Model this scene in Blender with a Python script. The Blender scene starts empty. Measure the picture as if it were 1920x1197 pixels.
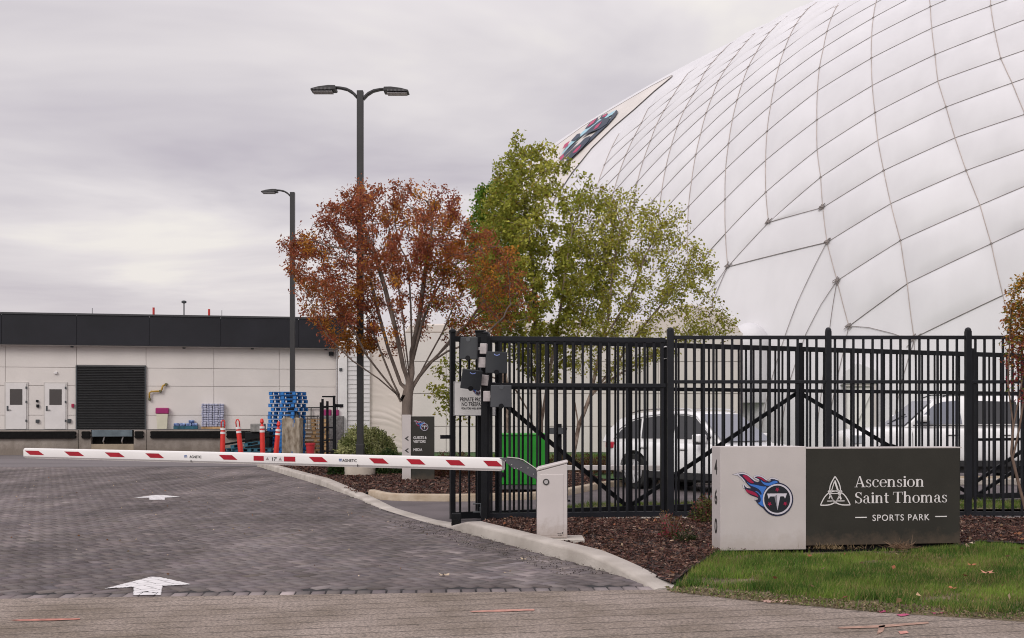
import bpy, bmesh, math, random
import numpy as np
from mathutils import Vector, Matrix
from mathutils.geometry import tessellate_polygon
random.seed(7); rng = np.random.default_rng(7)
R = math.radians
scn = bpy.context.scene
COL = scn.collection

# ------------------------------------------------------------------ camera
H = 1.5; F = 2000.0; HZ = 785.0
cam_d = bpy.data.cameras.new('camera'); cam = bpy.data.objects.new('camera', cam_d); COL.objects.link(cam)
cam.location = (0, 0, H); cam.rotation_euler = (R(90), 0, 0)
cam_d.sensor_width = 36; cam_d.lens = 36 * F / 1920; cam_d.shift_y = (HZ - 598.5) / 1920
cam_d.clip_end = 3000
scn.camera = cam

# ------------------------------------------------------------------ world and sun (overcast)
w = bpy.data.worlds.new('World'); scn.world = w; w.use_nodes = True
nt = w.node_tree; N = nt.nodes; L = nt.links
for n in list(N): N.remove(n)
def nd(t, **k):
    n = N.new(t)
    for a, b in k.items(): setattr(n, a, b)
    return n
def mth(op, a, b=None, c=None):
    n = nd('ShaderNodeMath', operation=op)
    for i, v in enumerate((a, b, c)):
        if v is None: continue
        if isinstance(v, (int, float)): n.inputs[i].default_value = v
        else: L.new(v, n.inputs[i])
    return n.outputs[0]
SUN_EL, SUN_ROT = R(34), R(212)
sky = nd('ShaderNodeTexSky', sky_type='NISHITA'); sky.sun_disc = False; sky.sun_elevation = SUN_EL; sky.sun_rotation = SUN_ROT
tc = nd('ShaderNodeTexCoord'); sp = nd('ShaderNodeSeparateXYZ'); L.new(tc.outputs['Generated'], sp.inputs[0])
zz = mth('MAXIMUM', sp.outputs[2], 0.0)
den = mth('ADD', zz, 0.10)
cx = mth('DIVIDE', sp.outputs[0], den); cy = mth('DIVIDE', sp.outputs[1], den)
cb = nd('ShaderNodeCombineXYZ'); L.new(mth('MULTIPLY', cx, 0.75), cb.inputs[0]); L.new(cy, cb.inputs[1])
n1 = nd('ShaderNodeTexNoise'); n1.inputs['Scale'].default_value = 1.0; n1.inputs['Detail'].default_value = 5; n1.inputs['Roughness'].default_value = 0.53
mp = nd('ShaderNodeMapping'); mp.inputs['Location'].default_value = (3.1, 1.35, 0.4); L.new(cb.outputs[0], mp.inputs[0]); L.new(mp.outputs[0], n1.inputs['Vector'])
n1.inputs['Distortion'].default_value = 0.35
cr = nd('ShaderNodeValToRGB'); L.new(n1.outputs[0], cr.inputs[0])
e = cr.color_ramp.elements
e[0].position = 0.33; e[0].color = (0.545, 0.505, 0.565, 1)
e[1].position = 0.66; e[1].color = (0.92, 0.875, 0.83, 1)
e2 = e.new(0.47); e2.color = (0.685, 0.645, 0.68, 1)
e3 = e.new(0.57); e3.color = (0.80, 0.755, 0.77, 1)
# warm brighter cloud base close to the horizon
hz = mth('SUBTRACT', 1.0, mth('MINIMUM', mth('MULTIPLY', zz, 5.2), 1.0))
mx = nd('ShaderNodeMix', data_type='RGBA'); L.new(mth('MULTIPLY', hz, 0.70), mx.inputs[0]); L.new(cr.outputs[0], mx.inputs[6]); mx.inputs[7].default_value = (0.80, 0.735, 0.715, 1)
# overcast luminance: the zenith is about three times the horizon
hi = mth('MAXIMUM', mth('SUBTRACT', zz, 0.33), 0.0)
gain = mth('ADD', 1.0, mth('MULTIPLY', hi, 1.7))
vm = nd('ShaderNodeVectorMath', operation='SCALE'); L.new(mx.outputs[2], vm.inputs[0]); L.new(gain, vm.inputs['Scale'])
bg1 = nd('ShaderNodeBackground'); L.new(sky.outputs[0], bg1.inputs[0]); bg1.inputs[1].default_value = 0.05
bg2 = nd('ShaderNodeBackground'); L.new(vm.outputs[0], bg2.inputs[0]); bg2.inputs[1].default_value = 1.0
ms = nd('ShaderNodeMixShader'); ms.inputs[0].default_value = 0.95
L.new(bg1.outputs[0], ms.inputs[1]); L.new(bg2.outputs[0], ms.inputs[2])
wo = nd('ShaderNodeOutputWorld'); L.new(ms.outputs[0], wo.inputs[0])
sd = bpy.data.lights.new('sun', 'SUN'); sd.energy = 1.35; sd.angle = R(26); sd.color = (1.0, 0.965, 0.92)
so = bpy.data.objects.new('sun', sd); COL.objects.link(so)
_az = SUN_ROT
sdir = Vector((math.sin(_az) * math.cos(SUN_EL), math.cos(_az) * math.cos(SUN_EL), math.sin(SUN_EL)))
so.rotation_euler = (-sdir).to_track_quat('-Z', 'Y').to_euler()
scn.cycles.filter_width = 1.05
vs = scn.view_settings; vs.view_transform = 'Standard'; vs.look = 'None'; vs.exposure = 0.0; vs.gamma = 1.0; vs.use_curve_mapping = False

# ------------------------------------------------------------------ helpers
def G(x, y, z=0.0):
    D = (H - z) * F / (y - HZ)
    return Vector(((x - 960) * D / F, D, z))
def W(x, y, D):
    return Vector(((x - 960) * D / F, D, H + (HZ - y) * D / F))
MATS = {}
def mat(name, col, rough=0.6, vary=0.12, scale=6.0, bump=0.0, bscale=40.0, metal=0.0, detail=4, spec=0.5, col2=None, stretch=None, coat=0.0):
    if name in MATS: return MATS[name]
    m = bpy.data.materials.new(name); m.use_nodes = True
    n = m.node_tree.nodes; l = m.node_tree.links; b = n['Principled BSDF']
    b.inputs['Roughness'].default_value = rough; b.inputs['Metallic'].default_value = metal
    b.inputs['Specular IOR Level'].default_value = spec; b.inputs['Coat Weight'].default_value = coat
    ge = n.new('ShaderNodeTexCoord'); src = ge.outputs['Object']
    if stretch:
        mpn = n.new('ShaderNodeMapping'); mpn.inputs['Scale'].default_value = stretch; l.new(src, mpn.inputs[0]); src = mpn.outputs[0]
    t = n.new('ShaderNodeTexNoise'); t.inputs['Scale'].default_value = scale; t.inputs['Detail'].default_value = detail; l.new(src, t.inputs['Vector'])
    r = n.new('ShaderNodeValToRGB'); l.new(t.outputs[0], r.inputs[0])
    c = Vector(col)
    ca = c * (1 - vary); cbb = Vector(col2) if col2 else Vector([min(1, x) for x in c * (1 + vary)])
    r.color_ramp.elements[0].position = 0.32; r.color_ramp.elements[0].color = (*ca, 1)
    r.color_ramp.elements[1].position = 0.68; r.color_ramp.elements[1].color = (*cbb, 1)
    l.new(r.outputs[0], b.inputs['Base Color'])
    if bump:
        t2 = n.new('ShaderNodeTexNoise'); t2.inputs['Scale'].default_value = bscale; t2.inputs['Detail'].default_value = 5; l.new(src, t2.inputs['Vector'])
        bp = n.new('ShaderNodeBump'); bp.inputs['Strength'].default_value = bump; bp.inputs['Distance'].default_value = 0.02
        l.new(t2.outputs[0], bp.inputs['Height']); l.new(bp.outputs[0], b.inputs['Normal'])
    MATS[name] = m; return m
def vmat(name, rough=0.7, trans=0.0, nscale=3.0, vary=0.15, spec=0.3, bump=0.0, bscale=60., streak=None):
    """base colour from the mesh's own per-piece colour"""
    m = bpy.data.materials.new(name); m.use_nodes = True
    n = m.node_tree.nodes; l = m.node_tree.links; b = n['Principled BSDF']; out = n['Material Output']
    b.inputs['Roughness'].default_value = rough; b.inputs['Specular IOR Level'].default_value = spec
    a = n.new('ShaderNodeAttribute'); a.attribute_name = 'Col'
    ge = n.new('ShaderNodeNewGeometry'); t = n.new('ShaderNodeTexNoise'); t.inputs['Scale'].default_value = nscale; t.inputs['Detail'].default_value = 4; l.new(ge.outputs['Position'], t.inputs['Vector'])
    mr = n.new('ShaderNodeMapRange'); mr.inputs[1].default_value = .3; mr.inputs[2].default_value = .7; mr.inputs[3].default_value = 1 - vary; mr.inputs[4].default_value = 1 + vary; l.new(t.outputs[0], mr.inputs[0])
    v = n.new('ShaderNodeVectorMath'); v.operation = 'SCALE'; l.new(a.outputs['Color'], v.inputs[0]); l.new(mr.outputs[0], v.inputs['Scale'])
    if streak:
        sm = n.new('ShaderNodeMapping'); sm.inputs['Scale'].default_value = streak[0]; sm.inputs['Rotation'].default_value = (0, 0, streak[1]); l.new(ge.outputs['Position'], sm.inputs[0])
        t5 = n.new('ShaderNodeTexNoise'); t5.inputs['Scale'].default_value = 1; t5.inputs['Detail'].default_value = 7; t5.inputs['Roughness'].default_value = .6; l.new(sm.outputs[0], t5.inputs['Vector'])
        m5 = n.new('ShaderNodeMapRange'); m5.inputs[1].default_value = .34; m5.inputs[2].default_value = .66; m5.inputs[3].default_value = 1 - streak[2]; m5.inputs[4].default_value = 1 + streak[2]; l.new(t5.outputs[0], m5.inputs[0])
        v5 = n.new('ShaderNodeVectorMath'); v5.operation = 'SCALE'; l.new(v.outputs[0], v5.inputs[0]); l.new(m5.outputs[0], v5.inputs['Scale']); v = v5
    l.new(v.outputs[0], b.inputs['Base Color'])
    if bump:
        t2 = n.new('ShaderNodeTexNoise'); t2.inputs['Scale'].default_value = bscale; t2.inputs['Detail'].default_value = 4; l.new(ge.outputs['Position'], t2.inputs['Vector'])
        bp = n.new('ShaderNodeBump'); bp.inputs['Strength'].default_value = bump; bp.inputs['Distance'].default_value = .01
        l.new(t2.outputs[0], bp.inputs['Height']); l.new(bp.outputs[0], b.inputs['Normal'])
    if trans:
        tr = n.new('ShaderNodeBsdfTranslucent'); l.new(v.outputs[0], tr.inputs[0])
        mi = n.new('ShaderNodeMixShader'); mi.inputs[0].default_value = trans
        l.new(b.outputs[0], mi.inputs[1]); l.new(tr.outputs[0], mi.inputs[2]); l.new(mi.outputs[0], out.inputs[0])
    return m
def glass(name, col, rough=0.06, spec=0.8):
    if name in MATS: return MATS[name]
    m = mat(name, col, rough, .05, 2, spec=spec); return m

def link(o, parent=None):
    COL.objects.link(o)
    if parent is not None: o.parent = parent
    return o
def mobj(name, verts, faces, m, parent=None, smooth=False, cols=None, fcols=None):
    me = bpy.data.meshes.new(name)
    if isinstance(verts, np.ndarray) and isinstance(faces, np.ndarray):
        nv, nf, k = len(verts), len(faces), faces.shape[1]
        me.vertices.add(nv); me.vertices.foreach_set('co', verts.astype(np.float32).ravel())
        me.loops.add(nf * k); me.loops.foreach_set('vertex_index', faces.astype(np.int32).ravel())
        me.polygons.add(nf); me.polygons.foreach_set('loop_start', (np.arange(nf) * k).astype(np.int32))
        me.update(calc_edges=True)
    else:
        me.from_pydata([tuple(v) for v in verts], [], [tuple(f) for f in faces]); me.update()
    if cols is not None:
        at = me.color_attributes.new('Col', 'FLOAT_COLOR', 'POINT')
        c = np.ones((len(me.vertices), 4), np.float32); c[:, :3] = cols
        at.data.foreach_set('color', c.ravel())
    ms_ = m if isinstance(m, (list, tuple)) else [m]
    for q in ms_: me.materials.append(q)
    if smooth: me.polygons.foreach_set('use_smooth', [True] * len(me.polygons))
    return link(bpy.data.objects.new(name, me), parent)
def tag(o, label=None, cat=None, group=None, kind=None):
    if label: o['label'] = label
    if cat: o['category'] = cat
    if group: o['group'] = group
    if kind: o['kind'] = kind
    return o
def thing(name, label, cat, loc=(0, 0, 0), rz=0.0, group=None):
    o = bpy.data.objects.new(name, None); o.empty_display_size = .2; COL.objects.link(o)
    o.location = loc; o.rotation_euler = (0, 0, rz); return tag(o, label, cat, group)
def copy_tree(o, parent=None):
    c = o.copy(); COL.objects.link(c); c.parent = parent
    for ch in list(o.children): copy_tree(ch, c)
    return c
class MB:
    """collects boxes, bars and tubes into one mesh"""
    def __init__(s): s.v = []; s.f = []; s.mi = []
    def add(s, vs_, fs_, mi=0):
        b = len(s.v); s.v += [tuple(x) for x in vs_]; s.f += [tuple(i + b for i in f) for f in fs_]; s.mi += [mi] * len(fs_); return s
    def box(s, x0, x1, y0, y1, z0, z1, mi=0, M=None, bev=0.0):
        if bev <= 0:
            vs_ = [Vector((x, y, z)) for z in (z0, z1) for y in (y0, y1) for x in (x0, x1)]
            fs_ = [(0, 2, 3, 1), (4, 5, 7, 6), (0, 1, 5, 4), (2, 6, 7, 3), (0, 4, 6, 2), (1, 3, 7, 5)]
        else:
            bm = bmesh.new(); bmesh.ops.create_cube(bm, size=1)
            for v in bm.verts: v.co = Vector(((x0 + x1) / 2 + v.co.x * (x1 - x0), (y0 + y1) / 2 + v.co.y * (y1 - y0), (z0 + z1) / 2 + v.co.z * (z1 - z0)))
            bmesh.ops.bevel(bm, geom=list(bm.edges), offset=bev, segments=2, affect='EDGES', profile=.5)
            vs_ = [v.co.copy() for v in bm.verts]; fs_ = [[v.index for v in f.verts] for f in bm.faces]; bm.free()
        if M is not None: vs_ = [M @ v for v in vs_]
        return s.add(vs_, fs_, mi)
    def bar(s, a, b, w_, h_, up=(0, 0, 1), mi=0, bev=0.0):
        a = Vector(a); b = Vector(b); d = (b - a); ln = d.length; d.normalize(); u = Vector(up)
        if abs(d.dot(u)) > .98: u = Vector((0, 1, 0))
        sx = d.cross(u).normalized(); uz = sx.cross(d).normalized()
        M = Matrix(((sx.x, d.x, uz.x, a.x), (sx.y, d.y, uz.y, a.y), (sx.z, d.z, uz.z, a.z), (0, 0, 0, 1)))
        return s.box(-w_ / 2, w_ / 2, 0, ln, -h_ / 2, h_ / 2, mi, M, bev)
    def tube(s, pts, r, n=8, mi=0, caps=True):
        pts = [Vector(p) for p in pts]; k = len(pts); rr = r if isinstance(r, (list, tuple)) else [r] * k
        ref = None; rings = []
        for i, p in enumerate(pts):
            d = (pts[min(i + 1, k - 1)] - pts[max(i - 1, 0)]).normalized()
            if ref is None:
                ref = Vector((0, 0, 1)) if abs(d.z) < .9 else Vector((1, 0, 0))
            a = d.cross(ref).normalized(); b = a.cross(d).normalized(); ref = b
            rings.append([p + (a * math.cos(t) + b * math.sin(t)) * rr[i] for t in [2 * math.pi * j / n for j in range(n)]])
        vs_ = [v for rg in rings for v in rg]; fs_ = []
        for i in range(k - 1):
            for j in range(n):
                fs_.append((i * n + j, i * n + (j + 1) % n, (i + 1) * n + (j + 1) % n, (i + 1) * n + j))
        if caps: fs_.append(tuple(range(n))[::-1]); fs_.append(tuple((k - 1) * n + j for j in range(n)))
        return s.add(vs_, fs_, mi)
    def lathe(s, prof, c=(0, 0, 0), n=20, axis='Z', mi=0, a0=0):
        c = Vector(c); vs_ = []; fs_ = []
        for (r, z) in prof:
            for j in range(n):
                t = 2 * math.pi * j / n + a0
                p = Vector((r * math.cos(t), r * math.sin(t), z))
                if axis == 'Y': p = Vector((p.x, p.z, p.y))
                if axis == 'X': p = Vector((p.z, p.x, p.y))
                vs_.append(c + p)
        for i in range(len(prof) - 1):
            for j in range(n): fs_.append((i * n + j, i * n + (j + 1) % n, (i + 1) * n + (j + 1) % n, (i + 1) * n + j))
        fs_.append(tuple(range(n))[::-1]); fs_.append(tuple((len(prof) - 1) * n + j for j in range(n)))
        return s.add(vs_, fs_, mi)
    def prism(s, poly, y0, y1, mi=0, M=None):
        """polygon in x,z extruded along y"""
        k = len(poly); vs_ = [Vector((x, y0, z)) for x, z in poly] + [Vector((x, y1, z)) for x, z in poly]
        fs_ = [(i, (i + 1) % k, k + (i + 1) % k, k + i) for i in range(k)]
        tri = tessellate_polygon([[Vector((x, z, 0)) for x, z in poly]])
        fs_ += [tuple(t) for t in tri] + [tuple(i + k for i in t[::-1]) for t in tri]
        if M is not None: vs_ = [M @ v for v in vs_]
        return s.add(vs_, fs_, mi)
    def build(s, name, m, parent=None, smooth=False, bevel=0.0, auto=False):
        o = mobj(name, s.v, s.f, m, parent, smooth)
        if len(set(s.mi)) > 1: o.data.polygons.foreach_set('material_index', s.mi)
        bm = bmesh.new(); bm.from_mesh(o.data); bmesh.ops.recalc_face_normals(bm, faces=bm.faces); bm.to_mesh(o.data); bm.free()
        if bevel:
            b = o.modifiers.new('b', 'BEVEL'); b.width = bevel; b.segments = 2; b.limit_method = 'ANGLE'; b.angle_limit = R(40)
        if auto:
            o.data.polygons.foreach_set('use_smooth', [True] * len(o.data.polygons)); o.data.set_sharp_from_angle(angle=R(35))
        return o
def text(body, size, m, parent, M, name='lettering', sx=1.0, bold=0.0, align='CENTER', ext=0.002, sp_=1.0, ls=1.0):
    c = bpy.data.curves.new('t', 'FONT'); c.body = body; c.size = size; c.align_x = align; c.offset = bold; c.extrude = ext
    c.space_character = sp_; c.space_line = ls
    o = bpy.data.objects.new('t', c); COL.objects.link(o)
    dg = bpy.context.evaluated_depsgraph_get(); me = bpy.data.meshes.new_from_object(o.evaluated_get(dg))
    bpy.data.objects.remove(o); bpy.data.curves.remove(c)
    me.transform(M @ Matrix.Diagonal((sx, 1, 1, 1)))
    me.materials.clear(); me.materials.append(m); me.name = name
    return link(bpy.data.objects.new(name, me), parent)
def plane_M(origin, xdir, zdir=(0, 0, 1)):
    """maps local x,y (drawing plane) to xdir, zdir; local +z comes out of the front"""
    x = Vector(xdir).normalized(); z = Vector(zdir).normalized(); n = x.cross(z)
    o = Vector(origin)
    return Matrix(((x.x, z.x, n.x, o.x), (x.y, z.y, n.y, o.y), (x.z, z.z, n.z, o.z), (0, 0, 0, 1)))
def polys_mesh(name, layers, mats_, parent, M, step=0.0012, base=0.002):
    """flat print: layers = [(polygon, material index)] stacked outward by a hair"""
    vs_, fs_, mi = [], [], []
    for i, (poly, k) in enumerate(layers):
        b = len(vs_); z = base + step * i
        vs_ += [M @ Vector((x, y, z)) for x, y in poly]
        for t in tessellate_polygon([[Vector((x, y, 0)) for x, y in poly]]): fs_.append(tuple(b + j for j in t)); mi.append(k)
    o = mobj(name, vs_, fs_, mats_, parent); o.data.polygons.foreach_set('material_index', mi)
    return o
def circ(cx_, cy_, r, n=40, a0=0, a1=360): return [(cx_ + r * math.cos(R(a0 + (a1 - a0) * i / n)), cy_ + r * math.sin(R(a0 + (a1 - a0) * i / n))) for i in range(n)]
def star(cx_, cy_, r, k=5): return [(cx_ + (r if i % 2 == 0 else r * .42) * math.sin(math.pi * i / k), cy_ + (r if i % 2 == 0 else r * .42) * math.cos(math.pi * i / k)) for i in range(2 * k)]
def offset_poly(p, d):
    n = len(p); out = []
    area = sum(p[i][0] * p[(i + 1) % n][1] - p[(i + 1) % n][0] * p[i][1] for i in range(n)); s = 1 if area > 0 else -1
    for i in range(n):
        a = Vector(p[i - 1]); b = Vector(p[i]); c = Vector(p[(i + 1) % n])
        e1 = (b - a).normalized(); e2 = (c - b).normalized()
        n1_ = Vector((e1.y, -e1.x)) * s; n2_ = Vector((e2.y, -e2.x)) * s
        m_ = (n1_ + n2_)
        if m_.length < .4: m_ = n1_
        m_.normalize(); out.append(tuple(b + m_ * d))
    return out
def smooth_poly(p, it=2):
    for _ in range(it):
        q = []
        for i in range(len(p)):
            a = p[i]; b = p[(i + 1) % len(p)]
            q.append((a[0] * .75 + b[0] * .25, a[1] * .75 + b[1] * .25)); q.append((a[0] * .25 + b[0] * .75, a[1] * .25 + b[1] * .75))
        p = q
    return p
def stroke(pts, w_):
    L_, R_ = [], []
    for i, p in enumerate(pts):
        a = Vector(pts[max(i - 1, 0)]); b = Vector(pts[min(i + 1, len(pts) - 1)]); d = (b - a).normalized(); n_ = Vector((-d.y, d.x)) * w_ / 2
        L_.append(tuple(Vector(p) + n_)); R_.append(tuple(Vector(p) - n_))
    return L_ + R_[::-1]

def grime(m, zmax, col, amt=.7, scale=9.0):
    """splashed dirt low down on a thing that stands on the ground"""
    n = m.node_tree.nodes; l = m.node_tree.links; b = n['Principled BSDF']; src = b.inputs['Base Color'].links[0].from_socket
    g = n.new('ShaderNodeTexCoord'); s = n.new('ShaderNodeSeparateXYZ'); l.new(g.outputs['Object'], s.inputs[0])
    t = n.new('ShaderNodeTexNoise'); t.inputs['Scale'].default_value = scale; t.inputs['Detail'].default_value = 7; t.inputs['Roughness'].default_value = .7; l.new(g.outputs['Object'], t.inputs['Vector'])
    r = n.new('ShaderNodeMapRange'); r.inputs[1].default_value = 0; r.inputs[2].default_value = zmax; r.inputs[3].default_value = 1; r.inputs[4].default_value = 0; l.new(s.outputs[2], r.inputs[0])
    p = n.new('ShaderNodeMath'); p.operation = 'MULTIPLY_ADD'; l.new(r.outputs[0], p.inputs[0]); p.inputs[1].default_value = .55; l.new(t.outputs[0], p.inputs[2])
    q = n.new('ShaderNodeMapRange'); q.inputs[1].default_value = .62; q.inputs[2].default_value = 1.0; q.inputs[3].default_value = 0; q.inputs[4].default_value = amt; l.new(p.outputs[0], q.inputs[0])
    x = n.new('ShaderNodeMix'); x.data_type = 'RGBA'; l.new(q.outputs[0], x.inputs[0]); l.new(src, x.inputs[6]); x.inputs[7].default_value = (*col, 1); l.new(x.outputs[2], b.inputs['Base Color'])
# common materials
M_black = mat('black_powder_coat', (0.0055, 0.006, 0.008), .5, .25, 5, .15, 120, spec=.22)
M_black2 = mat('black_rubber', (0.008, 0.0075, 0.0075), .85, .3, 9, .3, 60, spec=.15)
M_dkgrey = mat('dark_grey_plastic', (0.045, 0.050, 0.056), .5, .12, 8)
M_white = mat('white_paint', (0.74, 0.72, 0.71), .4, .05, 3, .05, 60)
M_offwhite = mat('pale_sign_paint', (0.53, 0.485, 0.475), .45, .05, 2.5, .05, 50)
M_charcoal = mat('charcoal_sign_paint', (0.030, 0.028, 0.023), .55, .10, 3, .05, 60, spec=.3)
M_silver = mat('galvanised_steel', (0.52, 0.5, 0.5), .4, .15, 12, metal=.6)
M_red = mat('red_reflective_tape', (0.36, 0.004, 0.018), .35, .12, 6)
M_conc = mat('curb_concrete', (0.42, 0.375, 0.33), .85, .18, 2.2, .5, 45, col2=(0.50, 0.455, 0.41))
M_conc2 = mat('stained_concrete', (0.27, 0.20, 0.135), .9, .4, 4.5, .5, 30, col2=(0.42, 0.36, 0.29), stretch=(1.6, 1.6, .7))
M_navy = mat('navy_ink', (0.012, 0.016, 0.05), .4, .1, 5)
M_blue = mat('blue_ink', (0.045, 0.17, 0.56), .4, .08, 5)
M_mag = mat('crimson_ink', (0.34, 0.008, 0.055), .4, .1, 5)
M_sil = mat('silver_ink', (0.60, 0.57, 0.64), .4, .05, 5)
M_ltr = mat('white_lettering', (0.72, 0.69, 0.69), .45, .04, 5)
M_ltrd = mat('dark_lettering', (0.03, 0.027, 0.027), .45, .1, 5)
grime(M_charcoal, .22, (.12, .085, .06), .5); grime(M_offwhite, .25, (.34, .28, .23), .35)
M_fence = mat('fence_powder_coat', (0.010, 0.011, 0.015), .45, .25, 5, .15, 120, spec=.3)
# ================================================================== GROUND
def sheet(name, poly, z, m, **k):
    tri = tessellate_polygon([[Vector((x, y, 0)) for x, y in poly]])
    o = mobj(name, [(x, y, z) for x, y in poly], [t[::-1] for t in tri], m)
    bm = bmesh.new(); bm.from_mesh(o.data); bmesh.ops.recalc_face_normals(bm, faces=bm.faces)
    if sum(f.normal.z for f in bm.faces) < 0: bmesh.ops.reverse_faces(bm, faces=bm.faces)
    bm.to_mesh(o.data); bm.free()
    return tag(o, kind='structure', **k)
M_asph = mat('worn_asphalt', (0.112, 0.094, 0.097), .9, .22, 1.1, .5, 90, detail=8)
M_lot = mat('dark_paved_lot', (0.155, 0.137, 0.140), .9, .2, .35, .4, 40, detail=8, stretch=(.35, 1.3, 1))
M_far = mat('far_ground', (0.09, 0.085, 0.07), .95, .3, .2)
sheet('ground', [(-700, -60), (900, -60), (900, 1500), (-700, 1500)], -0.09, M_far)
sheet('parking_lot', [(-60, 8.2), (60, 8.2), (60, 50), (-60, 50)], -0.045, M_lot)

# road apron of broom-finished concrete in front
def apron_mat():
    m = bpy.data.materials.new('tined_concrete'); m.use_nodes = True; n = m.node_tree.nodes; l = m.node_tree.links; b = n['Principled BSDF']
    b.inputs['Roughness'].default_value = .9
    g = n.new('ShaderNodeTexCoord'); mp_ = n.new('ShaderNodeMapping'); mp_.inputs['Rotation'].default_value = (0, 0, R(-12.5)); l.new(g.outputs['Object'], mp_.inputs[0])
    s = n.new('ShaderNodeSeparateXYZ'); l.new(mp_.outputs[0], s.inputs[0])
    wn = n.new('ShaderNodeTexNoise'); wn.inputs['Scale'].default_value = 1.6; wn.inputs['Detail'].default_value = 3; l.new(g.outputs['Object'], wn.inputs['Vector'])
    ad = n.new('ShaderNodeMath'); ad.operation = 'MULTIPLY_ADD'; l.new(wn.outputs[0], ad.inputs[0]); ad.inputs[1].default_value = .06; l.new(s.outputs[1], ad.inputs[2])
    mu = n.new('ShaderNodeMath'); mu.operation = 'MULTIPLY'; mu.inputs[1].default_value = 1 / .235; l.new(ad.outputs[0], mu.inputs[0])
    fr = n.new('ShaderNodeMath'); fr.operation = 'FRACT'; l.new(mu.outputs[0], fr.inputs[0])
    pp = n.new('ShaderNodeMath'); pp.operation = 'PINGPONG'; pp.inputs[1].default_value = .5; l.new(fr.outputs[0], pp.inputs[0])
    gr = n.new('ShaderNodeMapRange'); gr.inputs[1].default_value = .0; gr.inputs[2].default_value = .05; l.new(pp.outputs[0], gr.inputs[0])
    n2 = n.new('ShaderNodeTexNoise'); n2.inputs['Scale'].default_value = 1.3; n2.inputs['Detail'].default_value = 6; l.new(g.outputs['Object'], n2.inputs['Vector'])
    n3 = n.new('ShaderNodeTexNoise'); n3.inputs['Scale'].default_value = 42; n3.inputs['Detail'].default_value = 4; n3.inputs['Roughness'].default_value = .8; l.new(g.outputs['Object'], n3.inputs['Vector'])
    r = n.new('ShaderNodeValToRGB'); l.new(n2.outputs[0], r.inputs[0]); r.color_ramp.elements[0].position = .35; r.color_ramp.elements[0].color = (.150, .117, .090, 1); r.color_ramp.elements[1].position = .65; r.color_ramp.elements[1].color = (.255, .208, .178, 1)
    r3 = n.new('ShaderNodeMapRange'); r3.inputs[1].default_value = .35; r3.inputs[2].default_value = .65; r3.inputs[3].default_value = .45; r3.inputs[4].default_value = 1.65; l.new(n3.outputs[0], r3.inputs[0])
    v = n.new('ShaderNodeVectorMath'); v.operation = 'SCALE'; l.new(r.outputs[0], v.inputs[0]); l.new(r3.outputs[0], v.inputs['Scale'])
    # base colour darkened along the grooves by an uneven amount
    n4 = n.new('ShaderNodeTexNoise'); n4.inputs['Scale'].default_value = 3; l.new(g.outputs['Object'], n4.inputs['Vector'])
    gd = n.new('ShaderNodeMapRange'); gd.inputs[1].default_value = .35; gd.inputs[2].default_value = .6; gd.inputs[3].default_value = .5; gd.inputs[4].default_value = .04; l.new(n4.outputs[0], gd.inputs[0])
    mm = n.new('ShaderNodeMapRange'); l.new(gr.outputs[0], mm.inputs[0]); l.new(gd.outputs[0], mm.inputs[3]); mm.inputs[4].default_value = 1.0
    v2 = n.new('ShaderNodeVectorMath'); v2.operation = 'SCALE'; l.new(v.outputs[0], v2.inputs[0]); l.new(mm.outputs[0], v2.inputs['Scale'])
    l.new(v2.outputs[0], b.inputs['Base Color'])
    sm = n.new('ShaderNodeMath'); sm.operation = 'MULTIPLY_ADD'; l.new(gr.outputs[0], sm.inputs[0]); sm.inputs[1].default_value = 1.5; l.new(n3.outputs[0], sm.inputs[2])
    bp = n.new('ShaderNodeBump'); bp.inputs['Strength'].default_value = .8; bp.inputs['Distance'].default_value = .006; l.new(sm.outputs[0], bp.inputs['Height']); l.new(bp.outputs[0], b.inputs['Normal'])
    return m
EL = G(0, 1124); ER = G(1225, 1107)           # line where pavers meet the concrete apron
edir = (ER - EL).normalized()
EL2 = EL - edir * 8
apron = sheet('concrete_apron', [(-14, -3), (16, -3), (16, 4.2), (6.0, 7.0)] + [tuple(G(x, y).xy) for x, y in [(1920, 1157), (1790, 1148), (1640, 1139), (1400, 1117), (1255, 1106)]] + [tuple(ER.xy), tuple(EL2.xy)], 0.004, apron_mat())

# utility paint marks on the apron
def mark(label, pts, col, nm='paint_mark'):
    m = mat('spray_' + nm, col, .8, .3, 14, .2, 60)
    p = [tuple(G(x, y, .009).xy) for x, y in pts]
    o = mobj(nm, [(x, y, .009) for x, y in p], [tuple(range(len(p)))[::-1]], m)
    bm = bmesh.new(); bm.from_mesh(o.data); bmesh.ops.triangulate(bm, faces=bm.faces); bm.to_mesh(o.data); bm.free()
    tag(o, label, 'paint mark'); return o
mark('thin salmon paint line on the concrete at bottom left', [(18, 1163), (40, 1161.5), (100, 1160), (150, 1159.5), (150, 1161.5), (100, 1163.5), (40, 1164.5)], (.42, .17, .13), 'salmon_paint_mark')
mark('long thin salmon paint line on the concrete below the paver edge', [(880, 1146), (940, 1143), (1002, 1142), (1002, 1145), (940, 1147), (885, 1148)], (.42, .21, .165), 'pale_salmon_paint_mark')
mark('small pink paint patch on concrete beside the lawn tip', [(1427, 1127), (1440, 1124.5), (1485, 1125.5), (1478, 1129), (1440, 1130)], (.66, .42, .36), 'pink_paint_mark')
mark('short magenta paint dash near the lawn edge, left one', [(1644, 1146), (1660, 1144), (1665, 1147), (1650, 1149)], (.34, .05, .12), 'magenta_paint_mark')
mark('short magenta paint dash near the lawn edge, right one', [(1680, 1153), (1698, 1150), (1706, 1153), (1690, 1156)], (.34, .05, .12), 'magenta_paint_mark')
mark('thin magenta paint streak touching the lawn edge', [(1745, 1149), (1765, 1147.5), (1775, 1150), (1750, 1151)], (.34, .05, .12), 'magenta_paint_mark')
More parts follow.
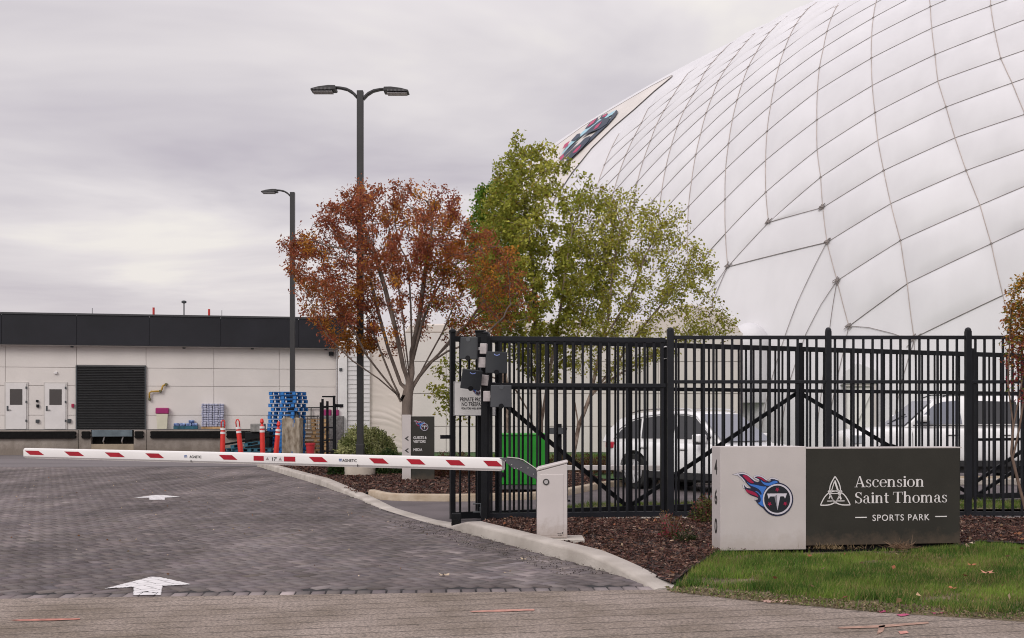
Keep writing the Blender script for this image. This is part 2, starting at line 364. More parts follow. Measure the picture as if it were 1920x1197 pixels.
mark('faint orange paint streak on the concrete at bottom right', [(1570, 1176), (1640, 1173), (1740, 1166), (1742, 1169), (1650, 1177), (1575, 1179)], (.33, .20, .15), 'orange_paint_mark')
mark('orange paint blot at the bottom right of the concrete', [(1648, 1174), (1660, 1172), (1656, 1184), (1644, 1190)], (.46, .21, .13), 'orange_paint_mark')
mark('small coral paint blot right of the orange one', [(1684, 1184), (1700, 1183), (1704, 1187), (1688, 1189)], (.46, .21, .17), 'coral_paint_mark')

# ---- pavers, 45 degree herringbone
M_pav = vmat('paver_concrete', .92, 0, .45, .20, .2, .35, 90, ((.9, .22, 1), R(-20), .34))
CURB = [G(1225, 1104), G(1160, 1079), G(1090, 1058), G(1000, 1035), G(930, 1015), G(870, 999), G(845, 991), G(789, 978), G(714, 955), G(670, 935), G(597, 909), G(529.5, 889), G(480, 874)]
# curve of the curb beyond
CURB += [Vector((-8.15, 35.0, 0)), Vector((-7.9, 36.6, 0)), Vector((-7.1, 37.6, 0)), Vector((-5.5, 38.0, 0))]
cxs = np.array([c.x for c in CURB[:13]]); cys = np.array([c.y for c in CURB[:13]])
def curb_x(y): return np.interp(y, cys, cxs)
sheet('paver_joint_bed', [tuple(EL2.xy), tuple(ER.xy)] + [(c.x, c.y) for c in CURB[:13]] + [(-18, 33.3), (-24, 33.3)], -0.012, mat('joint_sand', (0.02, 0.018, 0.019), .95, .3, 20))
bw, bl = .118, .236; gap = .0055
ca_, sa_ = math.cos(R(-48)), math.sin(R(-48))
def edge_y(x): return EL.y + (x - EL.x) * edir.y / edir.x
bricks = []
rngp = random.Random(3)
nA = 330
for a in range(-nA, nA):
    for b in range(-nA, nA):
        m_ = (a - b) % 4
        if m_ == 0: q = (a, b, 2, 1)
        elif m_ == 3: q = (a, b, 1, 2)
        else: continue
        cu, cv = (q[0] + q[2] / 2) * bw, (q[1] + q[3] / 2) * bw
        X = cu * ca_ - cv * sa_; Y = cu * sa_ + cv * ca_ + 20
        if Y < 9 or Y > 33 or X > 2 or X < -19: continue
        if Y < edge_y(X) + .30 or X > curb_x(Y) + .02 or X < -.56 * Y - .8: continue
        bricks.append((X, Y, q[2] * bw, q[3] * bw, R(-48)))
# soldier row along the apron
t = 0.0; el = (ER - EL2).length
while t < el - .05:
    p = EL2 + edir * (t + .065); nrm = Vector((-edir.y, edir.x, 0)) * .115
    if p.x > -.56 * p.y - .8: bricks.append((p.x + nrm.x, p.y + nrm.y, .13, .215, math.atan2(edir.y, edir.x), 1))
    t += .13
bricks.sort(key=lambda q: (q[1] + .12 * abs(q[0] + 1.2)))
def brick_arrays(bs):
    n = len(bs); V = np.zeros((n, 8, 3)); C = np.zeros((n, 8, 3))
    for k, q in enumerate(bs):
        X, Y, lu, lv, a = q[:5]; c_, s_ = math.cos(a), math.sin(a)
        hu, hv = lu / 2 - gap, lv / 2 - gap; ch = .006; zt = rngp.gauss(0, .0012); tx = rngp.gauss(0, .008); ty = rngp.gauss(0, .008)
        i = 0
        for (zz_, d) in ((-.02, 0), (0, ch)):
            for (su, sv) in ((-1, -1), (1, -1), (1, 1), (-1, 1)):
                u = su * (hu - d); v = sv * (hv - d)
                V[k, i] = (X + u * c_ - v * s_, Y + u * s_ + v * c_, zz_ + zt + (u * tx + v * ty if d else 0)); i += 1
        g = rngp.gauss(1, .10)
        if rngp.random() < .05: g *= 1.25
        if len(q) > 5: g *= rngp.choice([1.0, 1.25, 1.6, 1.1])
        # pale efflorescence near the entrance by the curb
        d = curb_x(Y) - X
        if Y < 12.5 and d < 1.6 and rngp.random() < .25: g *= 1.4
        base = np.array((.146, .125, .123)) * g
        C[k] = base + np.array((rngp.gauss(0, .002), 0, rngp.gauss(0, .003)))
    fq = np.array([(4, 5, 6, 7), (0, 1, 5, 4), (1, 2, 6, 5), (2, 3, 7, 6), (3, 0, 4, 7)])
    Fc = (fq[None] + 8 * np.arange(n)[:, None, None]).reshape(-1, 4)
    return V.reshape(-1, 3), Fc, C.reshape(-1, 3)
drive = bpy.data.objects['paver_joint_bed']; drive.name = 'paver_driveway'
inview = [q for q in bricks if abs(q[0]) < .49 * q[1] and q[1] < 12]
singles = inview[:300]; sset = set(id(q) for q in singles); rest = [q for q in bricks if id(q) not in sset]
for q in singles:
    V_, F_, C_ = brick_arrays([q]); mobj('paver', V_, F_, M_pav, drive, cols=C_)
V_, F_, C_ = brick_arrays(rest); o = mobj('paver_field', V_, F_, M_pav, drive, cols=C_); o['kind'] = 'stuff'

# painted arrows on the pavers (paint follows every paver's top)
M_paint = mat('road_paint', (0.66, 0.64, 0.64), .7, .08, 9, .3, 60)
def arrow(label, pts):
    poly = [tuple(G(x, y).xy) for x, y in pts]
    def inside(x, y):
        c = False; n = len(poly)
        for i in range(n):
            x1, y1 = poly[i]; x2, y2 = poly[i - 1]
            if (y1 > y) != (y2 > y) and x < (x2 - x1) * (y - y1) / (y2 - y1) + x1: c = not c
        return c
    bm = bmesh.new()
    xs = [p[0] for p in poly]; ys = [p[1] for p in poly]
    for q in bricks:
        X, Y, lu, lv, a = q[:5]
        if not (min(xs) - .3 < X < max(xs) + .3 and min(ys) - .3 < Y < max(ys) + .3): continue
        # clip the polygon against the brick top (brick frame)
        c_, s_ = math.cos(a), math.sin(a); hu, hv = lu / 2 - gap * .6, lv / 2 - gap * .6
        P = [((px - X) * c_ + (py - Y) * s_, -(px - X) * s_ + (py - Y) * c_) for px, py in poly]
        sub = [(-hu, -hv), (hu, -hv), (hu, hv), (-hu, hv)]
        # grid sample the brick top to keep concave arrows simple
        nn = 10 if lu > lv else 5; mm_ = 5 if lu > lv else 10
        for iu in range(nn * 2):
            for iv in range(mm_ * 2):
                u0 = -hu + 2 * hu * iu / (nn * 2); u1 = -hu + 2 * hu * (iu + 1) / (nn * 2); v0 = -hv + 2 * hv * iv / (mm_ * 2); v1 = -hv + 2 * hv * (iv + 1) / (mm_ * 2)
                um, vm_ = (u0 + u1) / 2, (v0 + v1) / 2
                if inside(X + um * c_ - vm_ * s_, Y + um * s_ + vm_ * c_):
                    bm.faces.new([bm.verts.new((X + u * c_ - v * s_, Y + u * s_ + v * c_, .0065)) for u, v in ((u0, v0), (u1, v0), (u1, v1), (u0, v1))])
    bmesh.ops.remove_doubles(bm, verts=bm.verts, dist=.0004)
    me = bpy.data.meshes.new('painted_arrow'); bm.to_mesh(me); bm.free(); me.materials.append(M_paint)
    return tag(link(bpy.data.objects.new('painted_arrow', me)), label, 'road marking', 'white arrows painted on the driveway')
arrow('large white arrow painted on the pavers close to the concrete apron', [(197, 1105), (283, 1083), (300, 1083.5), (359, 1097), (305, 1100), (301, 1117), (250, 1117.5), (251, 1102)])
arrow('smaller white arrow painted farther up the paver driveway', [(251, 934.5), (290, 929), (305, 929), (339, 932.5), (309, 934), (309, 938), (280, 938), (280, 934)])

# ---- curbs
def sweep_curb(name, label, path, hs, w_=.17, side=1, m=None, z0=-.05, group=None, joints=True):
    m = m or M_conc
    path = [Vector((p[0], p[1], 0)) for p in path]
    # resample
    pts, hh = [], []
    for i in range(len(path) - 1):
        n_ = max(2, int((path[i + 1] - path[i]).length / .25))
        for k in range(n_):
            t_ = k / n_; pts.append(path[i].lerp(path[i + 1], t_)); hh.append(hs[i] * (1 - t_) + hs[i + 1] * t_)
    pts.append(path[-1]); hh.append(hs[-1])
    for _ in range(3):
        q = [pts[0]] + [(pts[i - 1] + pts[i] * 2 + pts[i + 1]) / 4 for i in range(1, len(pts) - 1)] + [pts[-1]]; pts = q
    vs_, fs_ = [], []; K = 7
    for i, p in enumerate(pts):
        d = (pts[min(i + 1, len(pts) - 1)] - pts[max(i - 1, 0)]).normalized(); nn = Vector((d.y, -d.x, 0)) * side
        h_ = hh[i]
        for (a, z_) in ((0, z0), (.008, max(h_ - .03, z0 + .02)), (.018, h_ - .008), (.045, h_), (w_ - .02, h_), (w_, h_ - .015), (w_, z0)):
            q = p + nn * a; vs_.append((q.x, q.y, z_))
    for i in range(len(pts) - 1):
        for k in range(K - 1): fs_.append((i * K + k, i * K + k + 1, (i + 1) * K + k + 1, (i + 1) * K + k))
    fs_.append(tuple(range(K))); fs_.append(tuple((len(pts) - 1) * K + k for k in range(K))[::-1])
    o = mobj(name, vs_, fs_, m); bm = bmesh.new(); bm.from_mesh(o.data); bmesh.ops.recalc_face_normals(bm, faces=bm.faces); bm.to_mesh(o.data); bm.free()
    o.data.polygons.foreach_set('use_smooth', [True] * len(o.data.polygons)); o.data.set_sharp_from_angle(angle=R(50))
    tag(o, label, 'curb', group); return o
hs = [.0, .075, .135, .14, .14, .14, .04, .012, .012, .05, .14, .14, .14] + [.14] * 4
sweep_curb('curb', 'pale concrete kerb running along the driveway and dipping flush at the side entrance', CURB, hs, .26)
C2 = [G(690, 931), G(716, 938), G(740, 940), G(860, 941), G(1010, 937), G(1064, 930)] + [G(1140, 914), G(1300, 905), G(1900, 903)]
sweep_curb('curb', 'tan cracked concrete kerb of the planted island behind the side entrance', C2, [.13] * 9, .16, -1, mat('tan_concrete', (0.40, 0.30, 0.20), .85, .2, 3, .5, 40, col2=(.5, .42, .33)))
# side drive asphalt
sheet('side_drive', [tuple(G(x, y).xy) for x, y in [(845, 993), (789, 979), (714, 955), (690, 931), (716, 938), (860, 941), (1010, 937), (1064, 930), (1140, 914), (1300, 905), (2400, 903)]] + [(22, 20.2), (1.2, 17.7), (-.2, 15.2)], 0.0, M_asph)
sheet('rear_drive', [(3, 25.4), (30, 25.4), (30, 34), (3, 34)], 0.004, M_asph)

# beds of mulch
M_soil = mat('mulch_soil', (0.030, 0.017, 0.014), .95, .5, 9, .9, 30)
BED1 = [(-.5, 14.4)] + [(c.x + .18, c.y) for c in CURB[5:0:-1]] + [tuple(G(1262, 1100).xy), tuple(G(1285, 1072, .04).xy), tuple(G(1345, 1032, .04).xy), tuple(G(1806, 1022, .04).xy), tuple(G(1835, 1014, .04).xy), tuple(G(1960, 1020, .04).xy), (14, 12.6), (14, 15.75), (-.35, 15.6)]
sheet('mulch_bed', BED1, 0.035, M_soil)
BED2 = [tuple(G(x, y).xy) for x, y in [(695, 929), (668, 931), (597, 906), (529, 886), (492, 873)]] + [(-7.5, 35.5), (-6, 37.5), (-4.5, 37.8), (0, 33), (2, 29), (2.2, 24), (G(1010, 936)).xy[:], (G(860, 939)).xy[:]]
sheet('mulch_island', BED2, 0.06, M_soil)
LAWN = [tuple(G(x, y, .03).xy) for x, y in [(1257, 1104), (1290, 1074), (1343, 1036), (1806, 1026), (1835, 1016), (2000, 1024)]] + [(14, 12.7), (14, 4.6), (6.0, 6.9)] + [tuple(G(x, y, .03).xy) for x, y in [(1920, 1160), (1640, 1142), (1400, 1120)]]
M_dirt = mat('lawn_soil', (0.12, 0.098, 0.045), .95, .4, 5, .8, 30, col2=(.20, .15, .09))
sheet('lawn', LAWN, 0.006, M_dirt)
VERGE = [tuple(G(x, y).xy) for x, y in [(1020, 961), (1920, 957)]] + [(12, 17.2), (12, 19.6), (1.3, 18.6), (.6, 17.5)]
sheet('grass_verge', VERGE, 0.02, M_dirt)
YARD = [(2, 26.5), (40, 35), (40, 60), (-10, 60), (-4, 38), (0, 34)]
sheet('back_lawn', YARD, 0.0, mat('back_lawn_grass', (0.035, 0.085, 0.018), .95, .35, 3, .8, 30))

def in_poly(P, poly):
    x, y = P[:, 0], P[:, 1]; c = np.zeros(len(P), bool); n = len(poly)
    for i in range(n):
        x1, y1 = poly[i][:2]; x2, y2 = poly[i - 1][:2]
        with np.errstate(divide='ignore', invalid='ignore'):
            k = ((y1 > y) != (y2 > y)) & (x < (x2 - x1) * (y - y1) / (y2 - y1 + 1e-12) + x1)
        c ^= k
    return c
def rand_in(poly, n):
    a = np.array([p[:2] for p in poly]); lo, hi_ = a.min(0), a.max(0); out = []; tot = 0
    while tot < n:
        P = rng.uniform(lo, hi_, (n * 2, 2)); P = P[in_poly(P, poly)]; out.append(P); tot += len(P)
    return np.concatenate(out)[:n]
def vnoise(P, s, seed=0):
    """cheap smooth value noise in 2D/3D from sines"""
    r_ = np.random.default_rng(seed); v = 0
    for k in range(6):
        d = r_.normal(size=P.shape[1]) * s * (1 + .6 * k); v = v + np.sin(P @ d + r_.uniform(0, 6.28)) / (1 + .4 * k)
    return v / 2.2
def quads(name, pos, lx, ly, a_dir, b_dir, cols, m, parent=None, fold=0.0, shape='rhomb'):
    """many small folded leaf faces"""
    n = len(pos); A = a_dir * lx[:, None]; B = b_dir * ly[:, None]; Nn = np.cross(a_dir, b_dir)
    if shape == 'rhomb':
        V = np.stack([pos, pos + A * .45 + B * .5 + Nn * (fold * lx)[:, None], pos + A, pos + A * .45 - B * .5 + Nn * (fold * lx)[:, None]], 1)
    else:
        V = np.stack([pos - A * .5 - B * .5, pos + A * .5 - B * .5, pos + A * .5 + B * .5, pos - A * .5 + B * .5], 1)
    Fc = np.arange(n * 4).reshape(n, 4)
    return mobj(name, V.reshape(-1, 3), Fc, m, parent, cols=np.repeat(cols, 4, 0))
def rand_dirs(n, zs=1.0):
    d = rng.normal(size=(n, 3)); d[:, 2] *= zs; d /= np.linalg.norm(d, axis=1)[:, None]; return d
def perp(d):
    r_ = rng.normal(size=d.shape); b = np.cross(d, r_); return b / np.linalg.norm(b, axis=1)[:, None]
M_chip = vmat('bark_chips', .85, 0, 6, .25, .2)
def mulch(name, poly, n, z, s=1.0, label=None):
    P = rand_in(poly, n); P = P[(np.abs(P[:, 0]) < .56 * P[:, 1] + .5)]; n = len(P)
    pos = np.column_stack([P, z + rng.uniform(0, .028, n) + .015 * vnoise(P, 2.5, 5)])
    d = rand_dirs(n, .35); b = perp(d)
    pal = np.array([(.075, .036, .028), (.13, .068, .050), (.035, .020, .018), (.15, .095, .075), (.085, .032, .030), (.24, .165, .125)])
    c = pal[rng.choice(6, n, p=[.30, .22, .22, .13, .09, .04])] * rng.uniform(.75, 1.3, (n, 1))
    o = quads(name, pos, rng.uniform(.018, .060, n) * s, rng.uniform(.007, .018, n) * s, d, b, c, M_chip, fold=.1, shape='q')
    return tag(o, label, 'mulch', kind='stuff')
mulch('bark_mulch', BED1, 60000, .038, 1.0, 'dark red-brown bark mulch between the kerb and the monument sign')
mulch('bark_mulch', BED2, 30000, .063, 1.5, 'dark bark mulch on the planted island round the directional sign')
M_grass = vmat('grass_blades', .75, .35, 1.2, .25, .25)
def grass(name, poly, n, z, hmin, hmax, wd, label, bare=None):
    P = rand_in(poly, n); P = P[np.abs(P[:, 0]) < .56 * P[:, 1] + .3]
    dens = .62 + .5 * vnoise(P, 2.2, 2) + .25 * vnoise(P, 7, 3)
    if bare is not None: dens = dens - bare(P)
    P = P[rng.uniform(0, 1, len(P)) < np.clip(dens, .04, 1)]; n = len(P)
    h_ = rng.uniform(hmin, hmax, n) * (1 + .4 * vnoise(P, 3.2, 4) + .25 * vnoise(P, 11, 14)); az = rng.uniform(0, 6.283, n); ln = rng.uniform(.1, .9, n) * h_
    base = np.column_stack([P, np.full(n, z)])
    tip = base + np.column_stack([np.cos(az) * ln, np.sin(az) * ln, h_])
    s_ = np.column_stack([-np.sin(az + .6), np.cos(az + .6), np.zeros(n)]) * wd
    V = np.stack([base - s_, base + s_, tip], 1).reshape(-1, 3)
    tone = (.42 + .4 * vnoise(P, 1.8, 6) + .35 * vnoise(P, 8, 16))[:, None] + rng.normal(0, .25, (n, 1))
    g1, g2 = np.array((.045, .105, .015)), np.array((.20, .29, .05))
    c = g1 + (g2 - g1) * np.clip(tone, 0, 1.2)
    dry = (rng.uniform(0, 1, n) < .15 + .25 * (vnoise(P, 2.6, 9) > .35)); c[dry] = np.array((.30, .25, .10)) * rng.uniform(.6, 1.1, (dry.sum(), 1))
    o = mobj(name, V, np.arange(n * 3).reshape(n, 3), M_grass, cols=np.repeat(c, 3, 0)); return tag(o, label, 'grass', kind='stuff')
def bare1(P):
    # thin, worn strips along the apron and right below the sign
    e_ = [tuple(G(x, y).xy) for x, y in [(1920, 1157), (1640, 1139), (1400, 1117), (1255, 1106)]][::-1]
    ex = np.array([q[0] for q in e_]); ey = np.array([q[1] for q in e_]); d = P[:, 1] - np.interp(P[:, 0], ex, ey)
    b = np.clip(1 - (d + .14 * vnoise(P, 5, 77)) / .30, 0, 1) * 1.1 * (P[:, 0] < 3.2) + np.clip(1 - (d + .08 * vnoise(P, 6, 78)) / .14, 0, 1) * .9
    sy = 11.95 + (P[:, 0] - 2.3) * .1
    b += np.exp(-((P[:, 1] - sy + .25) / .16) ** 2) * np.exp(-((P[:, 0] - 3.9) / .9) ** 2) * .8
    b += np.exp(-((P[:, 1] - 9.75) / .2) ** 2) * np.exp(-((P[:, 0] - 2.05) / .5) ** 2) * .9
    return b
grass('lawn_grass', LAWN, 620000, .008, .022, .066, .0040, 'thick green grass of the front lawn below the monument sign', bare1)
grass('verge_grass', VERGE, 45000, .02, .03, .07, .004, 'green grass strip just behind the black fence')
grass('back_grass', [(3, 27), (16, 31), (16, 44), (-1, 44), (0, 34)], 40000, .0, .05, .11, .01, 'short green grass far behind the parked cars')
# fallen leaves and crumbs
M_leafd = vmat('dry_leaves', .8, .15, 8, .2)
def litter(name, label, poly, n, z, smin, smax, pal):
    P = rand_in(poly, n); P = P[np.abs(P[:, 0]) < .5 * P[:, 1]]; n = len(P)
    d = rand_dirs(n, .25); b = perp(d); c = np.array(pal)[rng.integers(0, len(pal), n)] * rng.uniform(.7, 1.2, (n, 1))
    o = quads(name, np.column_stack([P, z + rng.uniform(.004, .02, n)]), rng.uniform(smin, smax, n), rng.uniform(smin, smax, n) * .7, d, b, c, M_leafd, fold=.12)
    return tag(o, label, 'leaf litter', kind='stuff')
pal_d = [(.42, .27, .16), (.32, .14, .07), (.5, .36, .24), (.28, .10, .05)]
litter('fallen_leaves', 'scattered dry tan leaves on the front lawn', LAWN, 130, .07, .04, .085, pal_d)
litter('mulch_leaves', 'dry leaves caught in the mulch bed by the kerb', BED1, 260, .06, .03, .07, pal_d)
ROADP = [(c.x - .05, c.y) for c in CURB[1:12]] + [(-14, 28), (-5, 9.6), (1, 9.6)]
litter('road_leaves', 'sparse pale leaf crumbs on the paver driveway', ROADP, 230, .004, .015, .045, [(.4, .3, .2), (.5, .4, .3), (.25, .12, .06)])
EDG = [tuple(G(x, y).xy) for x, y in [(1250, 1103), (1400, 1113), (1640, 1134), (1920, 1150), (1960, 1168), (1640, 1150), (1400, 1129), (1250, 1111)]]
litter('edge_soil', 'crumbs of soil and clippings spilled along the edge of the lawn', EDG, 3800, .006, .008, .03, [(.20, .15, .09), (.12, .085, .05), (.30, .24, .14), (.10, .14, .03)])
GUT = [(c.x - .02, c.y) for c in CURB[1:8]] + [(c.x - .55, c.y - .1) for c in CURB[7:0:-1]]
litter('gutter_grit', 'dark grit and crumbs along the foot of the kerb', GUT, 1500, .003, .008, .022, [(.05, .04, .035), (.16, .13, .11), (.03, .025, .025)])
# one curled leaf on the drive and the star-like leaf on the lawn
def big_leaf(label, x, y, z, s, col, rot):
    p = G(x, y, z); v, f = [(0, 0, 0)], []
    k = 11
    for i in range(k):
        a = rot + 2 * math.pi * i / k; r_ = s * (1.0 if i % 2 == 0 else .42); v.append((r_ * math.cos(a), r_ * math.sin(a), .35 * s * (i % 2 == 0) * abs(math.cos(a * 1.3))))
    for i in range(k): f.append((0, 1 + i, 1 + (i + 1) % k))
    o = mobj('fallen_leaf', v, f, mat('leaf_' + str(round(col[0], 2)), col, .8, .25, 20)); o.location = (p.x, p.y, z + .012)
    return tag(o, label, 'leaf', 'large fallen leaves')
big_leaf('pale curled leaf lying alone in the middle of the paver driveway', 831, 1081, 0, .06, (.42, .33, .24), .3)
big_leaf('star shaped pinkish leaf standing up in the lawn at the right', 1851, 1077, .06, .075, (.44, .20, .13), 1.0)
big_leaf('rust leaf on the lawn lower right of the sign', 1786, 1106, .05, .045, (.34, .12, .05), 2.0)
big_leaf('tan leaf on the lawn below the sign\'s right end', 1822, 1062, .06, .055, (.34, .2, .1), .8)
big_leaf('cream leaf lying by the lawn\'s top edge', 1823, 1021, .06, .04, (.5, .4, .3), 1.7)
big_leaf('small pale leaf on the pavers near the kerb', 982, 1051, 0, .05, (.45, .36, .24), 2.4)
# ================================================================== AIR DOME
EP = (54.954, 59.707, -6.0, 28.172, 79.949, 40.437, 1.096)
_c, _s = math.cos(EP[6]), math.sin(EP[6])
ER_ = np.array([[_c, _s, 0], [-_s, _c, 0], [0, 0, 1.]]); EC = np.array(EP[:3]); ES = np.array(EP[3:6])
def e_unit(P): return ((P - EC) @ ER_.T) / ES
def e_world(U): return (U * ES) @ ER_ + EC
def e_proj(P):
    U = e_unit(np.asarray(P, float)); U = U / np.linalg.norm(U, axis=-1, keepdims=True); return e_world(U)
def e_norm(P):
    U = e_unit(P); n = (U / ES) @ ER_; return n / np.linalg.norm(n, axis=-1, keepdims=True)
def e_ray(px):
    px = np.atleast_2d(np.array(px, float)); d = np.stack([(px[:, 0] - 960) / F, np.ones(len(px)), (HZ - px[:, 1]) / F], 1)
    o = (ER_ @ (np.array([0, 0, H]) - EC)) / ES; dd = (d @ ER_.T) / ES
    A = (dd ** 2).sum(1); B = dd @ o; C = (o ** 2).sum() - 1; q = np.maximum(B * B - A * C, 0)
    return e_proj(np.array([0, 0, H]) + ((-B - np.sqrt(q)) / A)[:, None] * d)
ND = {}
def col(j, lst):
    for k, x, y in lst: ND[(k, j)] = (x, y)
col(0,[(4,1922,215),(5,1897.9,156.3),(6,1876.7,110.6),(7,1865.3,59.3),(8,1857.7,12)])
col(1,[(0,1880.7,554),(1,1858.7,457.5),(2,1837.8,385.4),(3,1811.7,320.3),(4,1790.9,259.1),(5,1774.1,201.4),(6,1758.8,152.9),(7,1753.4,103.2),(8,1747.4,53.7),(9,1744.8,13.6)])
col(2,[(0,1714,634),(1,1701.3,532.3),(2,1688.7,451.5),(3,1670.4,382.4),(4,1657.2,320.3),(5,1646.2,263.7),(6,1641,212),(7,1635.8,161),(8,1634.2,109.8),(9,1634.6,69.2),(10,1637.8,34),(11,1642.4,6.4)])
col(3,[(1,1592,612),(2,1570,527),(3,1551,455),(4,1543,390),(5,1539.1,332.9),(6,1532.3,281.4),(7,1532,225.5),(8,1533.1,171),(9,1536.7,128.3),(10,1544.4,90.8),(11,1550.8,60.1),(12,1559.5,33),(13,1572.4,8)])
col(4,[(5,1441.5,418),(6,1436.1,361),(7,1435.9,301.2),(8,1438.5,247.1),(9,1445.3,198.4),(10,1453,158.3),(11,1460.6,124.9),(12,1471,94.2),(13,1480.6,69.8),(14,1491.6,48.1),(15,1504.1,29.7)])
col(5,[(5,1365,501),(6,1360.5,438.3),(7,1359.8,374.4),(8,1360.8,318.3),(9,1366.4,270.2),(10,1373.6,225.5),(11,1382.4,188.4),(12,1392.4,155.9),(13,1403.4,126.3),(14,1417.5,100.2),(15,1430.5,78.2)])
col(6,[(8,1291.2,388.4),(9,1297.2,339.7),(10,1304.8,291.2),(11,1314,251.7),(12,1324.5,212.5),(13,1335.7,182),(14,1347.3,152.3),(15,1361.2,129.3)])
col(7,[(10,1241.1,358),(11,1248.7,315.3),(12,1258.9,274.6),(13,1270.2,238.1),(14,1283.7,206.2),(15,1300.2,177.4)])
col(8,[(12,1195.4,342),(13,1206.8,300.6),(14,1220,265),(15,1230.6,235.8),(16,1245.5,208.2),(17,1260.5,182.6)])
col(9,[(14,1161.5,324.5),(15,1173.7,292),(16,1189.1,257.7),(17,1202.9,231.8),(18,1215.5,204.8)])
col(10,[(15,1122.8,340.4),(16,1133.6,310.3),(17,1146.5,278.9),(18,1161.2,251)])
_ks = list(ND); _pp = e_ray([ND[k] for k in _ks]); NP = {k: _pp[i] for i, k in enumerate(_ks)}
# carry the net on round the dome: reflect / extend node rows on the surface
def extend():
    new = {}
    for j in range(-2, 11):
        for k in range(-1, 24):
            if (k, j) in NP: continue
            if j >= 3 and k < {3: 1, 4: 5, 5: 5, 6: 6, 7: 7, 8: 8, 9: 9, 10: 10}[j]: continue
            if j == 2 and k < 0: continue
            est = []
            for a, b in (((0, 1), (0, 2)), ((0, -1), (0, -2)), ((1, 0), (2, 0)), ((-1, 0), (-2, 0))):
                p, q = (k + a[0], j + a[1]), (k + b[0], j + b[1])
                if p in NP and q in NP: est.append(2 * NP[p] - NP[q])
            if len(est): new[(k, j)] = e_proj(np.mean(est, 0))
    NP.update(new); return len(new)
for _ in range(14):
    if not extend(): break
bad = [k for k in NP if k not in ND and (NP[k][2] < .6)]
for k in bad: NP.pop(k)
dome = thing('air_dome', 'huge white air supported dome held down by a net of dark cables', 'dome', (20, 60, 0))
DOFF = Vector((20, 60, 0))
def dlocal(P): return np.asarray(P) - np.array(DOFF)
def fabric_mat():
    m = bpy.data.materials.new('dome_fabric'); m.use_nodes = True; n = m.node_tree.nodes; l = m.node_tree.links; b = n['Principled BSDF']
    b.inputs['Roughness'].default_value = .55; b.inputs['Specular IOR Level'].default_value = .3
    g = n.new('ShaderNodeNewGeometry')
    t = n.new('ShaderNodeTexNoise'); t.inputs['Scale'].default_value = .22; t.inputs['Detail'].default_value = 5; l.new(g.outputs['Position'], t.inputs['Vector'])
    r = n.new('ShaderNodeValToRGB'); l.new(t.outputs[0], r.inputs[0]); r.color_ramp.elements[0].position = .3; r.color_ramp.elements[0].color = (.60, .59, .61, 1); r.color_ramp.elements[1].position = .7; r.color_ramp.elements[1].color = (.665, .655, .675, 1)
    # faint streaks of dirt that run down the fabric
    mp_ = n.new('ShaderNodeMapping'); mp_.inputs['Scale'].default_value = (1.2, 1.2, .10); mp_.inputs['Rotation'].default_value = (0, R(18), 0); l.new(g.outputs['Position'], mp_.inputs[0])
    t2 = n.new('ShaderNodeTexNoise'); t2.inputs['Scale'].default_value = 1.0; t2.inputs['Detail'].default_value = 7; l.new(mp_.outputs[0], t2.inputs['Vector'])
    r2 = n.new('ShaderNodeMapRange'); r2.inputs[1].default_value = .35; r2.inputs[2].default_value = .6; r2.inputs[3].default_value = .965; r2.inputs[4].default_value = 1.0; l.new(t2.outputs[0], r2.inputs[0])
    v = n.new('ShaderNodeVectorMath'); v.operation = 'SCALE'; l.new(r.outputs[0], v.inputs[0]); l.new(r2.outputs[0], v.inputs['Scale'])
    l.new(v.outputs[0], b.inputs['Base Color'])
    t3 = n.new('ShaderNodeTexNoise'); t3.inputs['Scale'].default_value = .9; t3.inputs['Detail'].default_value = 6; l.new(g.outputs['Position'], t3.inputs['Vector'])
    bp = n.new('ShaderNodeBump'); bp.inputs['Strength'].default_value = .12; bp.inputs['Distance'].default_value = .06; l.new(t3.outputs[0], bp.inputs['Height']); l.new(bp.outputs[0], b.inputs['Normal'])
    return m
M_fab = fabric_mat()
M_cable = mat('weathered_cable', (0.22, 0.19, 0.18), .7, .25, 2)
M_cable2 = mat('taped_cable', (0.42, 0.36, 0.33), .7, .2, 2)
# base membrane
vs_, fs_ = [], []; NU, NV = 360, 130
phi0 = math.asin((0 - EP[2] - .3) / EP[5])
for i in range(NV + 1):
    ph = phi0 + (math.pi / 2 - phi0) * i / NV
    for j in range(NU):
        th = 2 * math.pi * j / NU
        vs_.append(e_world(np.array([math.cos(ph) * math.cos(th), math.cos(ph) * math.sin(th), math.sin(ph)])))
vs_ = np.array(vs_); vs_ = dlocal(vs_ - e_norm(vs_) * .015)
for i in range(NV):
    for j in range(NU): fs_.append((i * NU + j, i * NU + (j + 1) % NU, (i + 1) * NU + (j + 1) % NU, (i + 1) * NU + j))
mobj('membrane', vs_, np.array(fs_), M_fab, dome, smooth=True)
NPD = {k: v for k, v in NP.items()}
